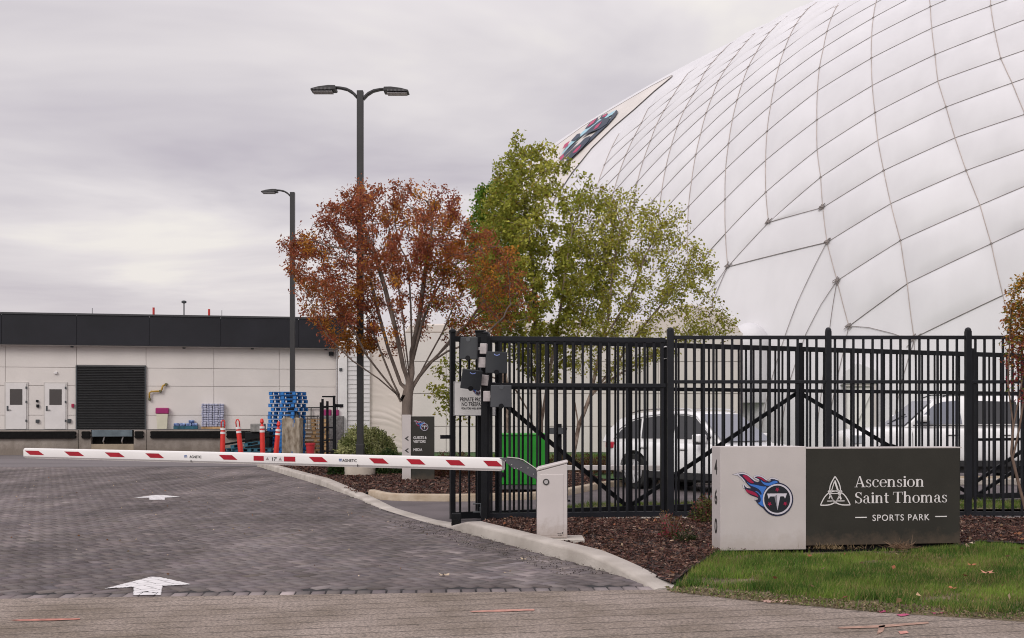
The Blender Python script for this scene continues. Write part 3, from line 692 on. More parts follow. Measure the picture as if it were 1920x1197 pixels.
# quilted panels between the cables
def panel(c00, c10, c11, c01, h=.34, n=9):
    P = []
    for a in range(n):
        u = a / (n - 1)
        for b in range(n):
            v = b / (n - 1)
            p = e_proj(c00 * (1 - u) * (1 - v) + c10 * u * (1 - v) + c11 * u * v + c01 * (1 - u) * v)
            s_ = (max(0, math.sin(math.pi * u)) * max(0, math.sin(math.pi * v))) ** .5
            P.append(p + e_norm(p) * (h * s_))
    Fc = [(a * n + b, (a + 1) * n + b, (a + 1) * n + b + 1, a * n + b + 1) for a in range(n - 1) for b in range(n - 1)]
    return dlocal(np.array(P)), np.array(Fc)
cut = lambda k, j: (j >= 9 and k >= 18) or (j >= 8 and k >= 19) or (j >= 7 and k >= 20)
pn = 0
for (k, j) in sorted(NPD):
    q = [(k, j), (k, j + 1), (k + 1, j + 1), (k + 1, j)]
    if not all(c in NPD for c in q) or cut(k, j): continue
    cs = [NPD[c] for c in q]
    h_ = .05 * np.linalg.norm(cs[0] - cs[1])
    V_, F_ = panel(*cs, h=min(h_, .20)); o = mobj('fabric_panel', V_, F_, M_fab, dome, smooth=True); pn += 1
for tri in ([(4, 3), (5, 4), (5, 4), (5, 3)], [(3, 3), (5, 5), (5, 4), (4, 3)]):
    V_, F_ = panel(*[NPD[c] for c in tri], h=.09); mobj('fabric_panel', V_, F_, M_fab, dome, smooth=True)
def on_arc(a, b, n=7, lift=.03):
    out = []
    for i in range(n):
        p = e_proj(a * (1 - i / (n - 1)) + b * i / (n - 1)); out.append(tuple(dlocal(p + e_norm(p) * lift)))
    return out
# cables along both net directions: one part per cable
ks_all = sorted(set(k for k, j in NPD)); js_all = sorted(set(j for k, j in NPD))
for k in ks_all:
    pts = []
    for j in js_all:
        if (k, j) in NPD and (k, j + 1) in NPD and not cut(k, j): pts += on_arc(NPD[(k, j)], NPD[(k, j + 1)])[:-1]; last = NPD[(k, j + 1)]
    if len(pts) > 6:
        pts.append(on_arc(last, last)[0]); MB().tube(pts, .0145, 5).build('net_cable', M_cable, dome)
for j in js_all:
    pts = []
    for k in ks_all:
        if (k, j) in NPD and (k + 1, j) in NPD and not cut(k, j): pts += on_arc(NPD[(k, j)], NPD[(k + 1, j)])[:-1]; last = NPD[(k + 1, j)]
    if len(pts) > 6:
        pts.append(on_arc(last, last)[0]); MB().tube(pts, .019, 5).build('net_cable', M_cable2, dome)
def px_cable(pts, r=.0155, lf=.05):
    P = e_ray(pts); out = []
    for i in range(len(P) - 1): out += on_arc(P[i], P[i + 1], 9, lf)[:-1]
    out.append(on_arc(P[-1], P[-1], 2, lf)[0]); MB().tube(out, r, 5).build('anchor_cable', M_cable, dome)
px_cable([(1441.5, 418), (1543, 390)], lf=.04); px_cable([(1365, 501), (1551, 455)], lf=.04)
px_cable([(1365, 501), (1340, 536), (1316, 567), (1270, 640)]); px_cable([(1365, 501), (1350, 535), (1336, 570), (1300, 660)])
px_cable([(1551, 455), (1520, 516), (1495, 570), (1474, 626), (1440, 740), (1425, 830)])
px_cable([(1570, 527), (1540, 572), (1512, 626), (1480, 720), (1462, 832)]); px_cable([(1570, 527), (1561, 580), (1555, 626), (1540, 740), (1530, 832)])
px_cable([(1592, 612), (1582, 660), (1560, 760), (1550, 832)]); px_cable([(1592, 612), (1630, 615), (1674, 626), (1714, 640)])
px_cable([(1714, 640), (1690, 720), (1670, 832)]); px_cable([(1714, 640), (1722, 740), (1730, 832)]); px_cable([(1728, 626), (1716, 634), (1700, 652)])
# clamps on the crossings and big knots on the corner
def clamp_mesh(s):
    m = MB(); m.box(-s, s, -s * .35, s * .35, -s * .3, s * .3, bev=s * .1); m.box(-s * .35, s * .35, -s, s, -s * .22, s * .38, bev=s * .1); return m
cl = clamp_mesh(.06).build('cable_clamp', M_cable, dome); first = True
for (k, j), p in sorted(NPD.items()):
    if cut(k, j) or (k + j) % 2: continue
    o = cl if first else cl.copy()
    if not first: COL.objects.link(o)
    first = False; n_ = Vector(e_norm(p)); o.location = Vector(dlocal(p)) + n_ * .04; o.rotation_mode = 'QUATERNION'; o.rotation_quaternion = n_.to_track_quat('Z', 'Y')
for i, (x, y) in enumerate([(1592, 612), (1570, 527), (1551, 455), (1543, 390), (1441.5, 418), (1365, 501), (1714, 634)]):
    p = e_ray([(x, y)])[0]; m = MB()
    for q in range(7):
        a = .9 + random.uniform(-.5, .5); z_ = random.uniform(-.04, .10)
        c = Vector((random.uniform(-.10, .10), random.uniform(-.10, .10), z_ * .6)); d = Vector((math.cos(a), math.sin(a), random.uniform(-.1, .1))) * random.uniform(.08, .20)
        m.tube([c - d, c, c + d], .02, 6)
    m.box(-.08, .08, -.06, .06, -.03, .07, bev=.02)
    o = m.build('cable_knot', M_cable, dome); n_ = Vector(e_norm(p)); o.location = Vector(dlocal(p)) + n_ * .08; o.rotation_mode = 'QUATERNION'; o.rotation_quaternion = n_.to_track_quat('Z', 'Y')
# crest panel that carries the printed flaming emblem
M_beige = mat('beige_dome_fabric', (0.60, 0.56, 0.53), .6, .06, .6)
vs_, fs_ = [], []; RB = [(1262, 143.5), (1246, 157), (1228.8, 171), (1190, 206), (1150, 240), (1110, 279), (1071.8, 327), (1035, 384), (1005, 440)]; LB = [(1261, 142.5), (1243, 152), (1222, 163), (1180, 187.5), (1130, 217), (1093, 239), (1045, 274), (995, 314), (950, 352)]
RB = [tuple(np.array(RB[i]) * (1 - t / 4) + np.array(RB[i + 1]) * t / 4) for i in range(len(RB) - 1) for t in range(4)] + [RB[-1]]; LB = [tuple(np.array(LB[i]) * (1 - t / 4) + np.array(LB[i + 1]) * t / 4) for i in range(len(LB) - 1) for t in range(4)] + [LB[-1]]
n_ = 9
for a, b in zip(RB, LB):
    for t_ in range(n_): vs_.append((a[0] + (b[0] - a[0]) * t_ / (n_ - 1), a[1] + (b[1] - a[1]) * t_ / (n_ - 1)))
P = e_ray(vs_); P = dlocal(P + e_norm(P) * .05)
for i in range(len(RB) - 1):
    for t_ in range(n_ - 1): fs_.append((i * n_ + t_, i * n_ + t_ + 1, (i + 1) * n_ + t_ + 1, (i + 1) * n_ + t_))
mobj('crest_panel', P, np.array(fs_), M_beige, dome, smooth=True)
for B_ in (RB, LB):
    P = e_ray(B_); P = dlocal(P + e_norm(P) * .06); MB().tube([tuple(p) for p in P], .016, 5).build('edge_cable', M_cable, dome)
_cs = 5.987
def c6(pts): return [(1000 + x / _cs, 160 + y / _cs) for x, y in pts]
EMB = [([(945, 297), (962, 318), (930, 372), (850, 460), (760, 545), (640, 660), (500, 790), (410, 880), (370, 880), (500, 740), (700, 560), (850, 425), (905, 350)], 0),
       ([(945, 297), (850, 350), (800, 385), (700, 440), (620, 500), (560, 550), (545, 570), (450, 640), (330, 790), (345, 790), (430, 700), (540, 600), (640, 520), (720, 460), (830, 390), (900, 350)], 1),
       ([(845, 335), (780, 365), (755, 400), (790, 410), (850, 350)], 0), ([(735, 385), (640, 450), (590, 520), (640, 500), (720, 440), (745, 390)], 0),
       ([(845, 340), (800, 362), (785, 385), (830, 372)], 2), ([(730, 392), (660, 440), (620, 495), (690, 450)], 2),
       ([(860, 385), (875, 400), (840, 460), (760, 515), (640, 560), (550, 610), (640, 520), (740, 440), (800, 400)], 0),
       ([(790, 430), (720, 480), (690, 530), (740, 500)], 2), ([(545, 565), (510, 575), (440, 650), (480, 650), (540, 600)], 0),
       ([(430, 650), (370, 690), (345, 745), (400, 710)], 2), ([(660, 595), (600, 620), (480, 740), (380, 860), (420, 870), (560, 740), (640, 650)], 0),
       ([(560, 690), (500, 740), (460, 790), (500, 780), (545, 730)], 2), ([(530, 660), (480, 690), (300, 850), (330, 860), (460, 740)], 0), ([(360, 800), (310, 850), (330, 870), (365, 830)], 2)]
vs_, fs_, mi = [], [], []
M_lblue = mat('pale_blue_print', (.30, .50, .58), .6, .05, 1); M_dblue = mat('dark_blue_print', (.035, .048, .075), .6, .1, 1); M_mpr = mat('magenta_print', (.42, .05, .13), .6, .1, 1)
for li, (poly, k) in enumerate(EMB):
    poly = [((poly[i][0] * (3 - t) + poly[(i + 1) % len(poly)][0] * t) / 3, (poly[i][1] * (3 - t) + poly[(i + 1) % len(poly)][1] * t) / 3) for i in range(len(poly)) for t in range(3)]
    P = e_ray(c6(poly)); P = dlocal(P + e_norm(P) * (.15 + .006 * li)); b = len(vs_); vs_ += [tuple(p) for p in P]
    for t_ in tessellate_polygon([[Vector((x, -y, 0)) for x, y in poly]]): fs_.append(tuple(b + i for i in t_)); mi.append(k)
o = mobj('printed_emblem', vs_, fs_, [M_dblue, M_lblue, M_mpr], dome); o.data.polygons.foreach_set('material_index', mi)

# small inflated bulge low on the dome beside the annex
RB0 = 0; m = MB(); m.lathe([(1.05, 0), (1.05, 2.6)] + [(1.05 * math.cos(a), 2.6 + 1.05 * math.sin(a)) for a in np.linspace(.1, 1.5, 8)], (0, 0, 0), 28)
o = m.build('fabric_boot', M_fab, dome, auto=True); p = e_ray([(1404, 700)])[0]; o.location = Vector(dlocal(np.array([p[0], p[1], 2.3]))); o.scale = (1, 1, 1.12)
# personnel door vestibule on the dome
ve = thing('dome_door_vestibule', 'white framed door vestibule standing against the dome behind the fence', 'door vestibule', (W(1607, 830, 50).x, 49.6, 0), R(-14))
m = MB(); m.box(-.62, .62, .1, 2.0, 0, 3.1); m.build('shell', M_white, ve, bevel=.02)
m = MB(); m.prism([(-.8, 3.1), (-.6, 3.75), (-.1, 4.1), (.7, 3.75), (.8, 3.1)], -.1, 2.0); m.build('hood', M_fab, ve, bevel=.03)
for x in (-.68, .68): MB().box(x - .06, x + .06, -.06, .09, 0, 3.3).build('frame_post', M_offwhite, ve)
MB().bar((-.6, 0, .3), (.6, 0, 3.0), .06, .06).build('brace', M_white, ve)
MB().box(-.62, .62, -.04, .06, 3.0, 3.12).build('lintel', M_offwhite, ve)

# ================================================================== ANNEX beside the dome
M_cream = mat('cream_fabric', (0.64, 0.57, 0.52), .6, .05, .5, .25, 3)
M_wall = mat('annex_wall', (0.63, 0.585, 0.555), .6, .06, .5, .12, 8)
ax0, ax1, ay = W(757, 0, 47).x, W(1398, 0, 46.5).x, 47.0
an = thing('fabric_annex', 'long cream walled annex with a rounded roof joining the dome', 'annex', ((ax0 + ax1) / 2, ay, 0))
hw = (ax1 - ax0) / 2
wall_h = W(0, 624, 47).z
MB().box(-hw + .02, hw - .02, .08, 3.2, 0, wall_h - .02).build('core_wall', M_wall, an)
nx_ = 8; hz_ = [0, 1.15, 2.6, 4.0, wall_h]
for i in range(nx_):
    for j in range(4):
        x0 = -hw + 2 * hw * i / nx_; x1 = -hw + 2 * hw * (i + 1) / nx_
        MB().box(x0 + .012, x1 - .012, 0, .078, hz_[j] + .012, hz_[j + 1] - .012).build('wall_panel', M_wall, an, bevel=.008)
m = MB(); pr = [(-hw, wall_h), (-hw + .25, wall_h + .35), (0, wall_h + .55), (hw - 4.2, wall_h + .55), (hw - 3.6, wall_h + 1.0), (hw - 2.4, wall_h + 1.28), (hw - 1.3, wall_h + 1.05), (hw - .5, wall_h + .6), (hw, wall_h - .05)]
m.prism(pr, .0, 3.2); m.build('inflated_roof', M_cream, an, bevel=.18, auto=True)
MB().box(W(1391, 0, 46.9).x - an.location.x - .04, W(1391, 0, 46.9).x - an.location.x + .04, -.10, -.02, W(0, 775, 46.9).z, W(0, 640, 46.9).z).build('downpipe', mat('rusty_red', (.17, .05, .04), .7, .2, 8), an)
# wrinkled fabric wall and lap sided end between dock building and annex
wf = thing('wrinkled_fabric_wall', 'creased off white fabric wall left of the smooth annex wall', 'fabric wall', (W(693, 0, 47.4).x, 47.4, 0))
wx = W(757, 0, 47.2).x - W(693, 0, 47.4).x; hh_ = W(0, 632, 47.4).z
nn, mm_ = 40, 120; V_ = []
for i in range(nn):
    u = i / (nn - 1)
    for k in range(mm_):
        v = k / (mm_ - 1); z_ = v * hh_
        yy = .022 * abs(math.sin((v * 19 + u * 1.9 + .3 * math.sin(u * 5 + v * 7)) * math.pi)) ** .7 * (1.3 if v < .5 else .35) * (.5 + .5 * math.sin(v * 23 + 1)) + .014 * math.sin(u * 5 + v * 5)
        V_.append((u * wx, -yy - .04, z_))
F_ = [(i * mm_ + k, (i + 1) * mm_ + k, (i + 1) * mm_ + k + 1, i * mm_ + k + 1) for i in range(nn - 1) for k in range(mm_ - 1)]
mobj('fabric_sheet', np.array(V_), np.array(F_), M_cream, wf, smooth=True)
MB().box(0, wx - .03, .05, .4, 0, hh_).build('backing_wall', M_wall, wf)
MB().box(-.10, -.02, -.12, -.02, 0, hh_).build('corner_post', mat('brown_weathered_post', (.24, .17, .12), .8, .3, 5), wf)
MB().tube([(-.2, -.12, 0), (-.2, -.12, hh_ * .98)], .05, 8).build('downpipe', M_white, wf)

# ================================================================== DOCK BUILDING
P0 = Vector((-21.6, 45.0, 0)); P1 = Vector((-7.74, 47.5, 0)); bd = (P1 - P0).normalized(); bang = math.atan2(bd.y, bd.x)
def BU(px, py=None, off=0.0):
    """photo column to distance along the dock front, and height at that row"""
    k = (px - 960) / F; o_ = P0 + Vector((bd.y, -bd.x, 0)) * off
    u = (k * o_.y - o_.x) / (bd.x - k * bd.y); D = o_.y + u * bd.y
    return (u, H + (HZ - py) * D / F) if py is not None else u
bl_ = thing('dock_building', 'low cream loading dock building with a black fascia along its roof', 'building', tuple(P0), bang)
M_bw = mat('cream_wall_panel', (0.66, 0.615, 0.585), .65, .05, .7, .12, 12)
M_fas = mat('black_fascia', (0.014, 0.014, 0.019), .55, .18, .8, .1, 20, spec=.3)
U0, U1 = -11.0, (P1 - P0).length
zr = BU(200, 590, .4)[1]; zf = BU(200, 648, .4)[1]; zd = BU(200, 806.5, .25)[1]
MB().box(U0, U1, .04, 9, 0, zr - .35).build('core_wall', M_bw, bl_)
us = [U0, BU(10) - 8.3, BU(10) - 4.2, BU(10), BU(143.5), BU(274), BU(401), BU(523.6), U1]
zs_ = [zd, BU(200, 779)[1], BU(200, 724)[1], BU(200, 690)[1], zf + .02]
for i in range(len(us) - 1):
    for j in range(4):
        MB().box(us[i] + .008, us[i + 1] - .008, -.012, .036, zs_[j] + .008, zs_[j + 1] - .008).build('wall_panel', M_bw, bl_, bevel=.006)
fu = [U0 - .2, BU(3, None, .4) - 5.2, BU(3, None, .4), BU(144, None, .4), BU(280, None, .4), BU(414, None, .4), BU(560, None, .4), U1 + .35]
for i in range(len(fu) - 1):
    MB().box(fu[i] + .006, fu[i + 1] - .006, -.42, -.38, zf, zr - .05).build('fascia_panel', M_fas, bl_, bevel=.004)
MB().box(U0 - .2, U1 + .35, -.37, 8.9, zf + .03, zr - .09).build('roof', M_fas, bl_)
MB().box(U0 - .22, U1 + .37, -.46, -.30, zr - .045, zr + .03).build('roof_coping', mat('coping_metal', (.045, .045, .05), .4, .1, 3), bl_)
MB().box(U0 - .2, U1 + .3, -.36, -.02, zf - .035, zf + .02).build('soffit', mat('soffit_paint', (.5, .46, .43), .6, .05, 2), bl_)
for x in (135, 345, 473, 611):
    u = BU(x, None, .2); MB().lathe([(.06, zf - .09), (.07, zf - .036)], (u, -.2, 0), 12).build('soffit_light', M_dkgrey, bl_)
dk = mat('dock_concrete', (0.30, 0.26, 0.23), .9, .22, 1.6, .5, 25, stretch=(1, 1, .35))
grime(dk, .9, (.13, .10, .075), .6, 3.0)
lu0, lu1 = BU(171, None, .3), BU(250.5, None, .3); lz = BU(200, 833, .3)[1]
for (a, b) in ((U0, BU(147, None, .3)), (BU(147, None, .3), lu0), (lu1, BU(275, None, .3)), (BU(275, None, .3), BU(413, None, .3)), (BU(413, None, .3), U1)):
    MB().box(a + .008, b - .008, -.30, .0, -.05, zd).build('dock_wall', dk, bl_, bevel=.012)
MB().box(lu0, lu1, -.298, 0, -.05, lz).build('pit_wall', mat('pit_concrete', (.33, .27, .2), .9, .2, 2, .4, 20), bl_)
MB().box(U0, U1, -.30, .02, zd + .003, zd + .03).build('dock_edge', mat('edge_angle', (.12, .11, .11), .6, .2, 4), bl_)
for (a, b) in ((0 - 60, 141), (153, 168.5), (253, 268), (282, 413), (425, 478), (486, 560)):
    ua, ub = BU(a, None, .42), BU(b, None, .42); z1, z0 = BU(200, 809, .42)[1], BU(200, 822.5, .42)[1]
    bp_ = MB().box(ua, ub, -.42, -.305, z0, z1).build('bumper', M_black2, bl_, bevel=.015)
    for u in (ua - .03, ub - .02):
        for z_ in (z0 + .06, z1 - .09): MB().box(u, u + .05, -.36, -.30, z_, z_ + .04).build('bumper_bracket', M_black, bp_)
M_lip = mat('blue_grey_steel', (.13, .165, .19), .5, .2, 3, metal=.3)
lv = MB().box(lu0 + .04, lu1 - .04, -.40, -.34, BU(200, 819, .4)[1], BU(200, 806, .4)[1] - .02).build('dock_leveler', M_lip, bl_, bevel=.01)
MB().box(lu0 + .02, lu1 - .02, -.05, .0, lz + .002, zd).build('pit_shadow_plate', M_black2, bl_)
for x in (193, 228): MB().tube([(BU(x, None, .3), -.1, lz + .03), (BU(x, None, .3), -.25, lz + .12), (BU(x + 3, None, .3), -.3, lz + .32)], .03, 8).build('leveler_arm', M_silver, lv)
# roll up door
a, b = BU(146), BU(271.5); z1 = BU(200, 687)[1]; ns = 38
rd = MB().box(a - .05, b + .05, -.055, -.014, zd + .035, z1 + .05).build('roll_up_door', mat('grey_trim', (.10, .10, .10), .5, .1, 3), bl_)
sm = None
for i in range(ns):
    zz0 = zd + .04 + (z1 - zd - .05) * i / ns; h_ = (z1 - zd - .05) / ns
    if sm is None:
        sm = MB().prism([(0, 0.004), (0, h_ - .006), (0, h_)], 0, .01)
        mdl = MB(); mdl.v = []; mdl.f = []
        vv = [(a, -.058, .006), (b, -.058, .006), (b, -.085, h_ * .4), (a, -.085, h_ * .4), (a, -.058, h_ - .006), (b, -.058, h_ - .006)]
        mdl.add(vv, [(0, 1, 2, 3), (3, 2, 5, 4)]); sl = mdl.build('door_slat', mat('black_slat', (.0065, .0065, .0075), .5, .2, 3, spec=.2), rd); sl.location.z = zz0
    else:
        c = sl.copy(); COL.objects.link(c); c.parent = rd; c.location.z = zz0
for x in (a - .04, b + .04): MB().box(x - .03, x + .03, -.10, -.057, zd + .035, z1 + .02).build('door_track', M_dkgrey, rd)
# personnel doors
M_door = mat('white_door', (.66, .63, .62), .45, .04, 3); M_pane = glass('dark_pane', (.035, .028, .026))
for (xa, xb, wa, wb) in ((11.3, 50.6, 19.5, 42.8), (84.8, 124.2, 93.4, 116.6)):
    a, b = BU(xa), BU(xb); z1 = BU(60, 719.5)[1]
    fr = MB().box(a - .05, b + .05, -.05, -.013, zd + .032, z1 + .06).build('door_frame', mat('door_frame_paint', (.52, .49, .47), .5, .05, 3), bl_)
    dr = MB().box(a + .01, b - .01, -.075, -.052, zd + .04, z1).build('door', M_door, bl_, bevel=.006)
    MB().box(BU(wa), BU(wb), -.082, -.078, BU(60, 759.5)[1], BU(60, 730)[1]).build('window', M_pane, dr)
    for z_ in (.35, 1.15, 1.75): MB().box(b - .04, b + .02, -.095, -.077, zd + z_, zd + z_ + .09).build('hinge', M_dkgrey, dr)
    MB().box(a + .05, a + .11, -.10, -.077, zd + .82, zd + 1.02).tube([(a + .08, -.11, zd + .85), (a + .22, -.11, zd + .85)], .014, 6).build('handle', M_dkgrey, dr)
for (x, y, w_, h_, c) in ((70.5, 752.5, .09, .1, M_black), (71.5, 761.5, .11, .13, M_black), (105, 699.5, .12, .09, M_ltr), (71, 790, .14, .14, M_dkgrey), (130.5, 789.5, .14, .16, M_dkgrey), (137, 761, .10, .16, M_mag), (621, 664, .22, .16, M_black)):
    u, z_ = BU(x, y); MB().box(u - w_ / 2, u + w_ / 2, -.10 if x < 600 else -.25, -.013, z_ - h_ / 2, z_ + h_ / 2).build('security_camera' if x > 600 else 'wall_box', c, bl_, bevel=.01)
# yellow gas pipe
M_yel = mat('yellow_pipe_paint', (.42, .25, .03), .5, .2, 8)
pp_ = [BU(x, y) for x, y in ((281, 749), (281, 737), (285, 734.5), (301, 734), (304, 731), (306, 724), (312, 721))]
MB().tube([(u, -.12, z) for u, z in pp_], .038, 8).build('gas_pipe', M_yel, bl_, smooth=True)
for x, y in ((281, 749), (301, 734), (312, 721)):
    u, z_ = BU(x, y); MB().box(u - .05, u + .05, -.16, -.013, z_ - .05, z_ + .05).build('pipe_valve', mat('valve_green', (.13, .12, .05), .6, .2, 6), bl_, bevel=.02)
# conduit at the building's right corner
MB().tube([(U1 - .07, -.06, 0), (U1 - .07, -.06, zf - .05)], .035, 8).build('conduit', M_silver, bl_)
# roof gear
M_rr = mat('red_marker', (.52, .035, .03), .5, .1, 5)
for i, (x, y0) in enumerate(((288, 577), (392, 580))):
    u, z_ = BU(x, y0, -1.0); o = MB().tube([(0, 0, 0), (0, 0, z_ - zr + .1)], .05, 8).build('roof_marker', M_rr)
    q = P0 + bd * u + Vector((-bd.y, bd.x, 0)) * 1.0; o.location = (q.x, q.y, zr - .1)
    tag(o, ['short red marker post on the roof, left one', 'short red marker post on the roof, right one'][i], 'marker post', 'red markers on the roof')
u, z_ = BU(345, 566, -1.2); q = P0 + bd * u + Vector((-bd.y, bd.x, 0)) * 1.2
t_ = thing('roof_mast', 'thin grey mast with a small cap between the red roof markers', 'mast', (q.x, q.y, zr - .1))
MB().tube([(0, 0, 0), (0, 0, z_ - zr + .1)], .028, 8).build('pole', M_dkgrey, t_); MB().lathe([(.03, 0), (.11, .03), (.11, .10), (.05, .13)], (0, 0, z_ - zr + .02), 12).build('cap', M_dkgrey, t_)
for x, y, lb in ((173, 578, 'hair thin antenna at the left end of the roof'), (416, 582, 'hair thin antenna on the roof right of the red markers')):
    u, z_ = BU(x, y, -.8); q = P0 + bd * u + Vector((-bd.y, bd.x, 0)) * .8
    o = MB().tube([(0, 0, 0), (0, 0, z_ - zr + .1)], .012, 6).build('roof_antenna', M_dkgrey); o.location = (q.x, q.y, zr - .1); tag(o, lb, 'antenna')

# lap sided white end wall
lp = thing('sided_wall', 'white lap sided wall and trim column right of the dock building', 'wall', (P1.x + .05, P1.y - .35, 0), R(2))
w1 = W(648, 0, 47).x - P1.x; w2 = W(690, 0, 47).x - P1.x; hl = W(0, 640, 47).z
MB().box(.04, w1, -.14, .3, 0, hl).build('trim_column', M_white, lp, bevel=.01)
MB().box(w1 + .01, w2, .0, .3, 0, hl).build('backing_wall', M_white, lp)
k = 0; z_ = .02; M_sid = mat('white_siding', (.62, .60, .60), .5, .05, 2)
while z_ < hl - .1:
    MB().add([(w1 + .02, -.035, z_), (w2, -.035, z_), (w2, -.008, z_ + .19), (w1 + .02, -.008, z_ + .19), (w1 + .02, -.006, z_), (w2, -.006, z_)], [(0, 1, 2, 3), (0, 4, 5, 1)]).build('siding_board', M_sid, lp); z_ += .2
for z_ in (.9, 2.0, 3.6): MB().box(.08, .2, -.2, -.14, z_, z_ + .12).build('wall_bracket', M_dkgrey, lp)
# ================================================================== things on and by the dock
dn = Vector((bd.y, -bd.x, 0))        # towards the camera
def DP(px, off, z=0): u = BU(px, None, off); q = P0 + bd * u + dn * off; return Vector((q.x, q.y, z))
px_m = lambda D: F / D
# cream bin with a magenta lid
q = DP(304.5, .12, zd + .03); t_ = thing('waste_bin', 'cream waste bin with a magenta lid standing on the dock', 'bin', q, bang)
m = MB(); m.add([(x * s, y * s, z) for z, s in ((0, .82), (.66, 1.0)) for x, y in ((-.24, -.12), (.24, -.12), (.24, .1), (-.24, .1))], [(0, 1, 5, 4), (1, 2, 6, 5), (2, 3, 7, 6), (3, 0, 4, 7), (0, 3, 2, 1), (4, 5, 6, 7)]); m.build('body', mat('bin_cream', (.60, .57, .45), .5, .05, 4), t_, bevel=.015)
MB().box(-.27, .27, -.14, .11, .662, .92).build('lid', mat('bin_magenta', (.30, .012, .12), .45, .08, 4), t_, bevel=.03)
# pallets
def pallet_parts(parent, m, wd=1.2, dp=1.0, h=.145, sp_=None):
    bo = MB().box(-wd / 2, wd / 2, -.05, .05, -.018, .009).build('deck_board', m, parent)
    for i in range(6):
        c = bo if i == 0 else bo.copy()
        if i: COL.objects.link(c)
        c.location = (0, -dp / 2 + .05 + i * (dp - .1) / 5, h - .009)
    bb = None
    for i in range(3):
        if bb is None: bb = MB().box(-wd / 2, wd / 2, -.05, .05, -.009, .016).build('bottom_board', m, parent); c = bb
        else: c = bb.copy(); COL.objects.link(c)
        c.location = (0, -dp / 2 + .05 + i * (dp - .1) / 2, .009)
    s0 = None
    for i in range(3):
        for k in range(3):
            if s0 is None: s0 = MB().box(-.07, .07, -.05, .05, -.054, .054).build('block', m, parent); c = s0
            else: c = s0.copy(); COL.objects.link(c)
            c.location = ((-wd / 2 + .07) + i * (wd - .14) / 2, -dp / 2 + .05 + k * (dp - .1) / 2, .018 + .054)
M_bp = mat('blue_pallet_paint', (.014, .13, .38), .7, .45, 5, .3, 30); M_tp = mat('teal_faded_pallet', (.018, .085, .125), .75, .45, 5, .3, 30); M_wp = mat('bare_pallet_wood', (.40, .25, .12), .8, .35, 4, .3, 30)
def pallet(loc, rz, m, label, group):
    t_ = thing('pallet', label, 'pallet', loc, rz, group); pallet_parts(t_, m); return t_
bp0 = pallet((0, 0, 0), 0, M_bp, '', 'blue pallets in the tall stack'); tp0 = None
ORD = ['first', 'second', 'third', 'fourth', 'fifth', 'sixth', 'seventh', 'eighth', 'ninth', 'tenth', 'eleventh', 'twelfth', 'thirteenth', 'fourteenth', 'fifteenth', 'sixteenth']
D_ = 44.3; xc = (538 - 960) * D_ / F; nlev = 16
for i in range(nlev):
    t_ = bp0 if i == 0 else copy_tree(bp0)
    if i < 6 and tp0 is None and i == 1: pass
    t_.location = (xc + random.uniform(-.05, .05) + (.06 if i > 10 else 0), D_ + random.uniform(-.03, .03), .01 + i * .163); t_.rotation_euler.z = R(-17 + random.uniform(-2, 2))
    t_['label'] = 'topmost blue pallet of the tall stack behind the pier' if i == nlev - 1 else f'{ORD[nlev - 1 - i]} blue pallet from the top of the tall stack'
D_ = 45.2; xb = (590 - 960) * D_ / F; w0 = pallet((0, 0, 0), 0, M_wp, '', 'bare wood pallets in the low stack')
for i in range(9):
    t_ = w0 if i == 0 else copy_tree(w0)
    t_.location = (xb + random.uniform(-.06, .06), D_ + random.uniform(-.03, .03), .01 + i * .166); t_.rotation_euler.z = R(8 + random.uniform(-4, 4))
    t_['label'] = 'topmost bare wood pallet of the low stack right of the blue one' if i == 8 else f'{ORD[8 - i]} bare wood pallet from the top of the low stack'
tl = pallet((0, 0, 0), 0, M_tp, '', 'teal pallets in the low heap')
for i, (x, z_, rz, ry, lb) in enumerate(((446, .01, -6, 0, 'lowest teal pallet in the low heap left of the tall stack'), (452, .18, -9, 0, 'second teal pallet of the low heap left of the tall stack'), (478, .01, 14, 0, 'teal pallet on the ground between the heap and the tall stack'), (480, .19, 10, 0, 'teal pallet resting on the right side of the low heap'), (466, .40, 4, -9, 'tilted teal pallet lying across the top of the low heap'))):
    t_ = tl if i == 0 else copy_tree(tl); t_.location = ((x - 960) * 42.2 / F, 42.2 + (.05 if i % 2 else 0), z_); t_.rotation_euler = (0, R(ry), R(rz)); t_['label'] = lb
o = MB().box(-.95, .95, -.4, .4, 0, .06).build('dock_plate', M_black2, None, bevel=.01); o.location = ((467 - 960) * 42.0 / F, 42.1, .62); o.rotation_euler = (0, R(-10), 0); tag(o, 'dark steel dock plate leaning on top of the teal pallet heap', 'dock plate')
o = MB().box(-.28, .28, -.18, .18, 0, .34).build('equipment_box', mat('grey_box', (.22, .21, .2), .6, .3, 5), None, bevel=.03); o.location = ((484 - 960) * 43.5 / F, 43.5, .95); tag(o, 'small grey equipment box on the dock edge beside the tall pallets', 'box')
o = MB().box(-.5, .5, -.3, .3, 0, .95).build('dock_steps', M_black, None, bevel=.02); o.location = ((484 - 960) * 43.6 / F, 43.75, 0); tag(o, 'black dock stair stub under the small grey box', 'steps')
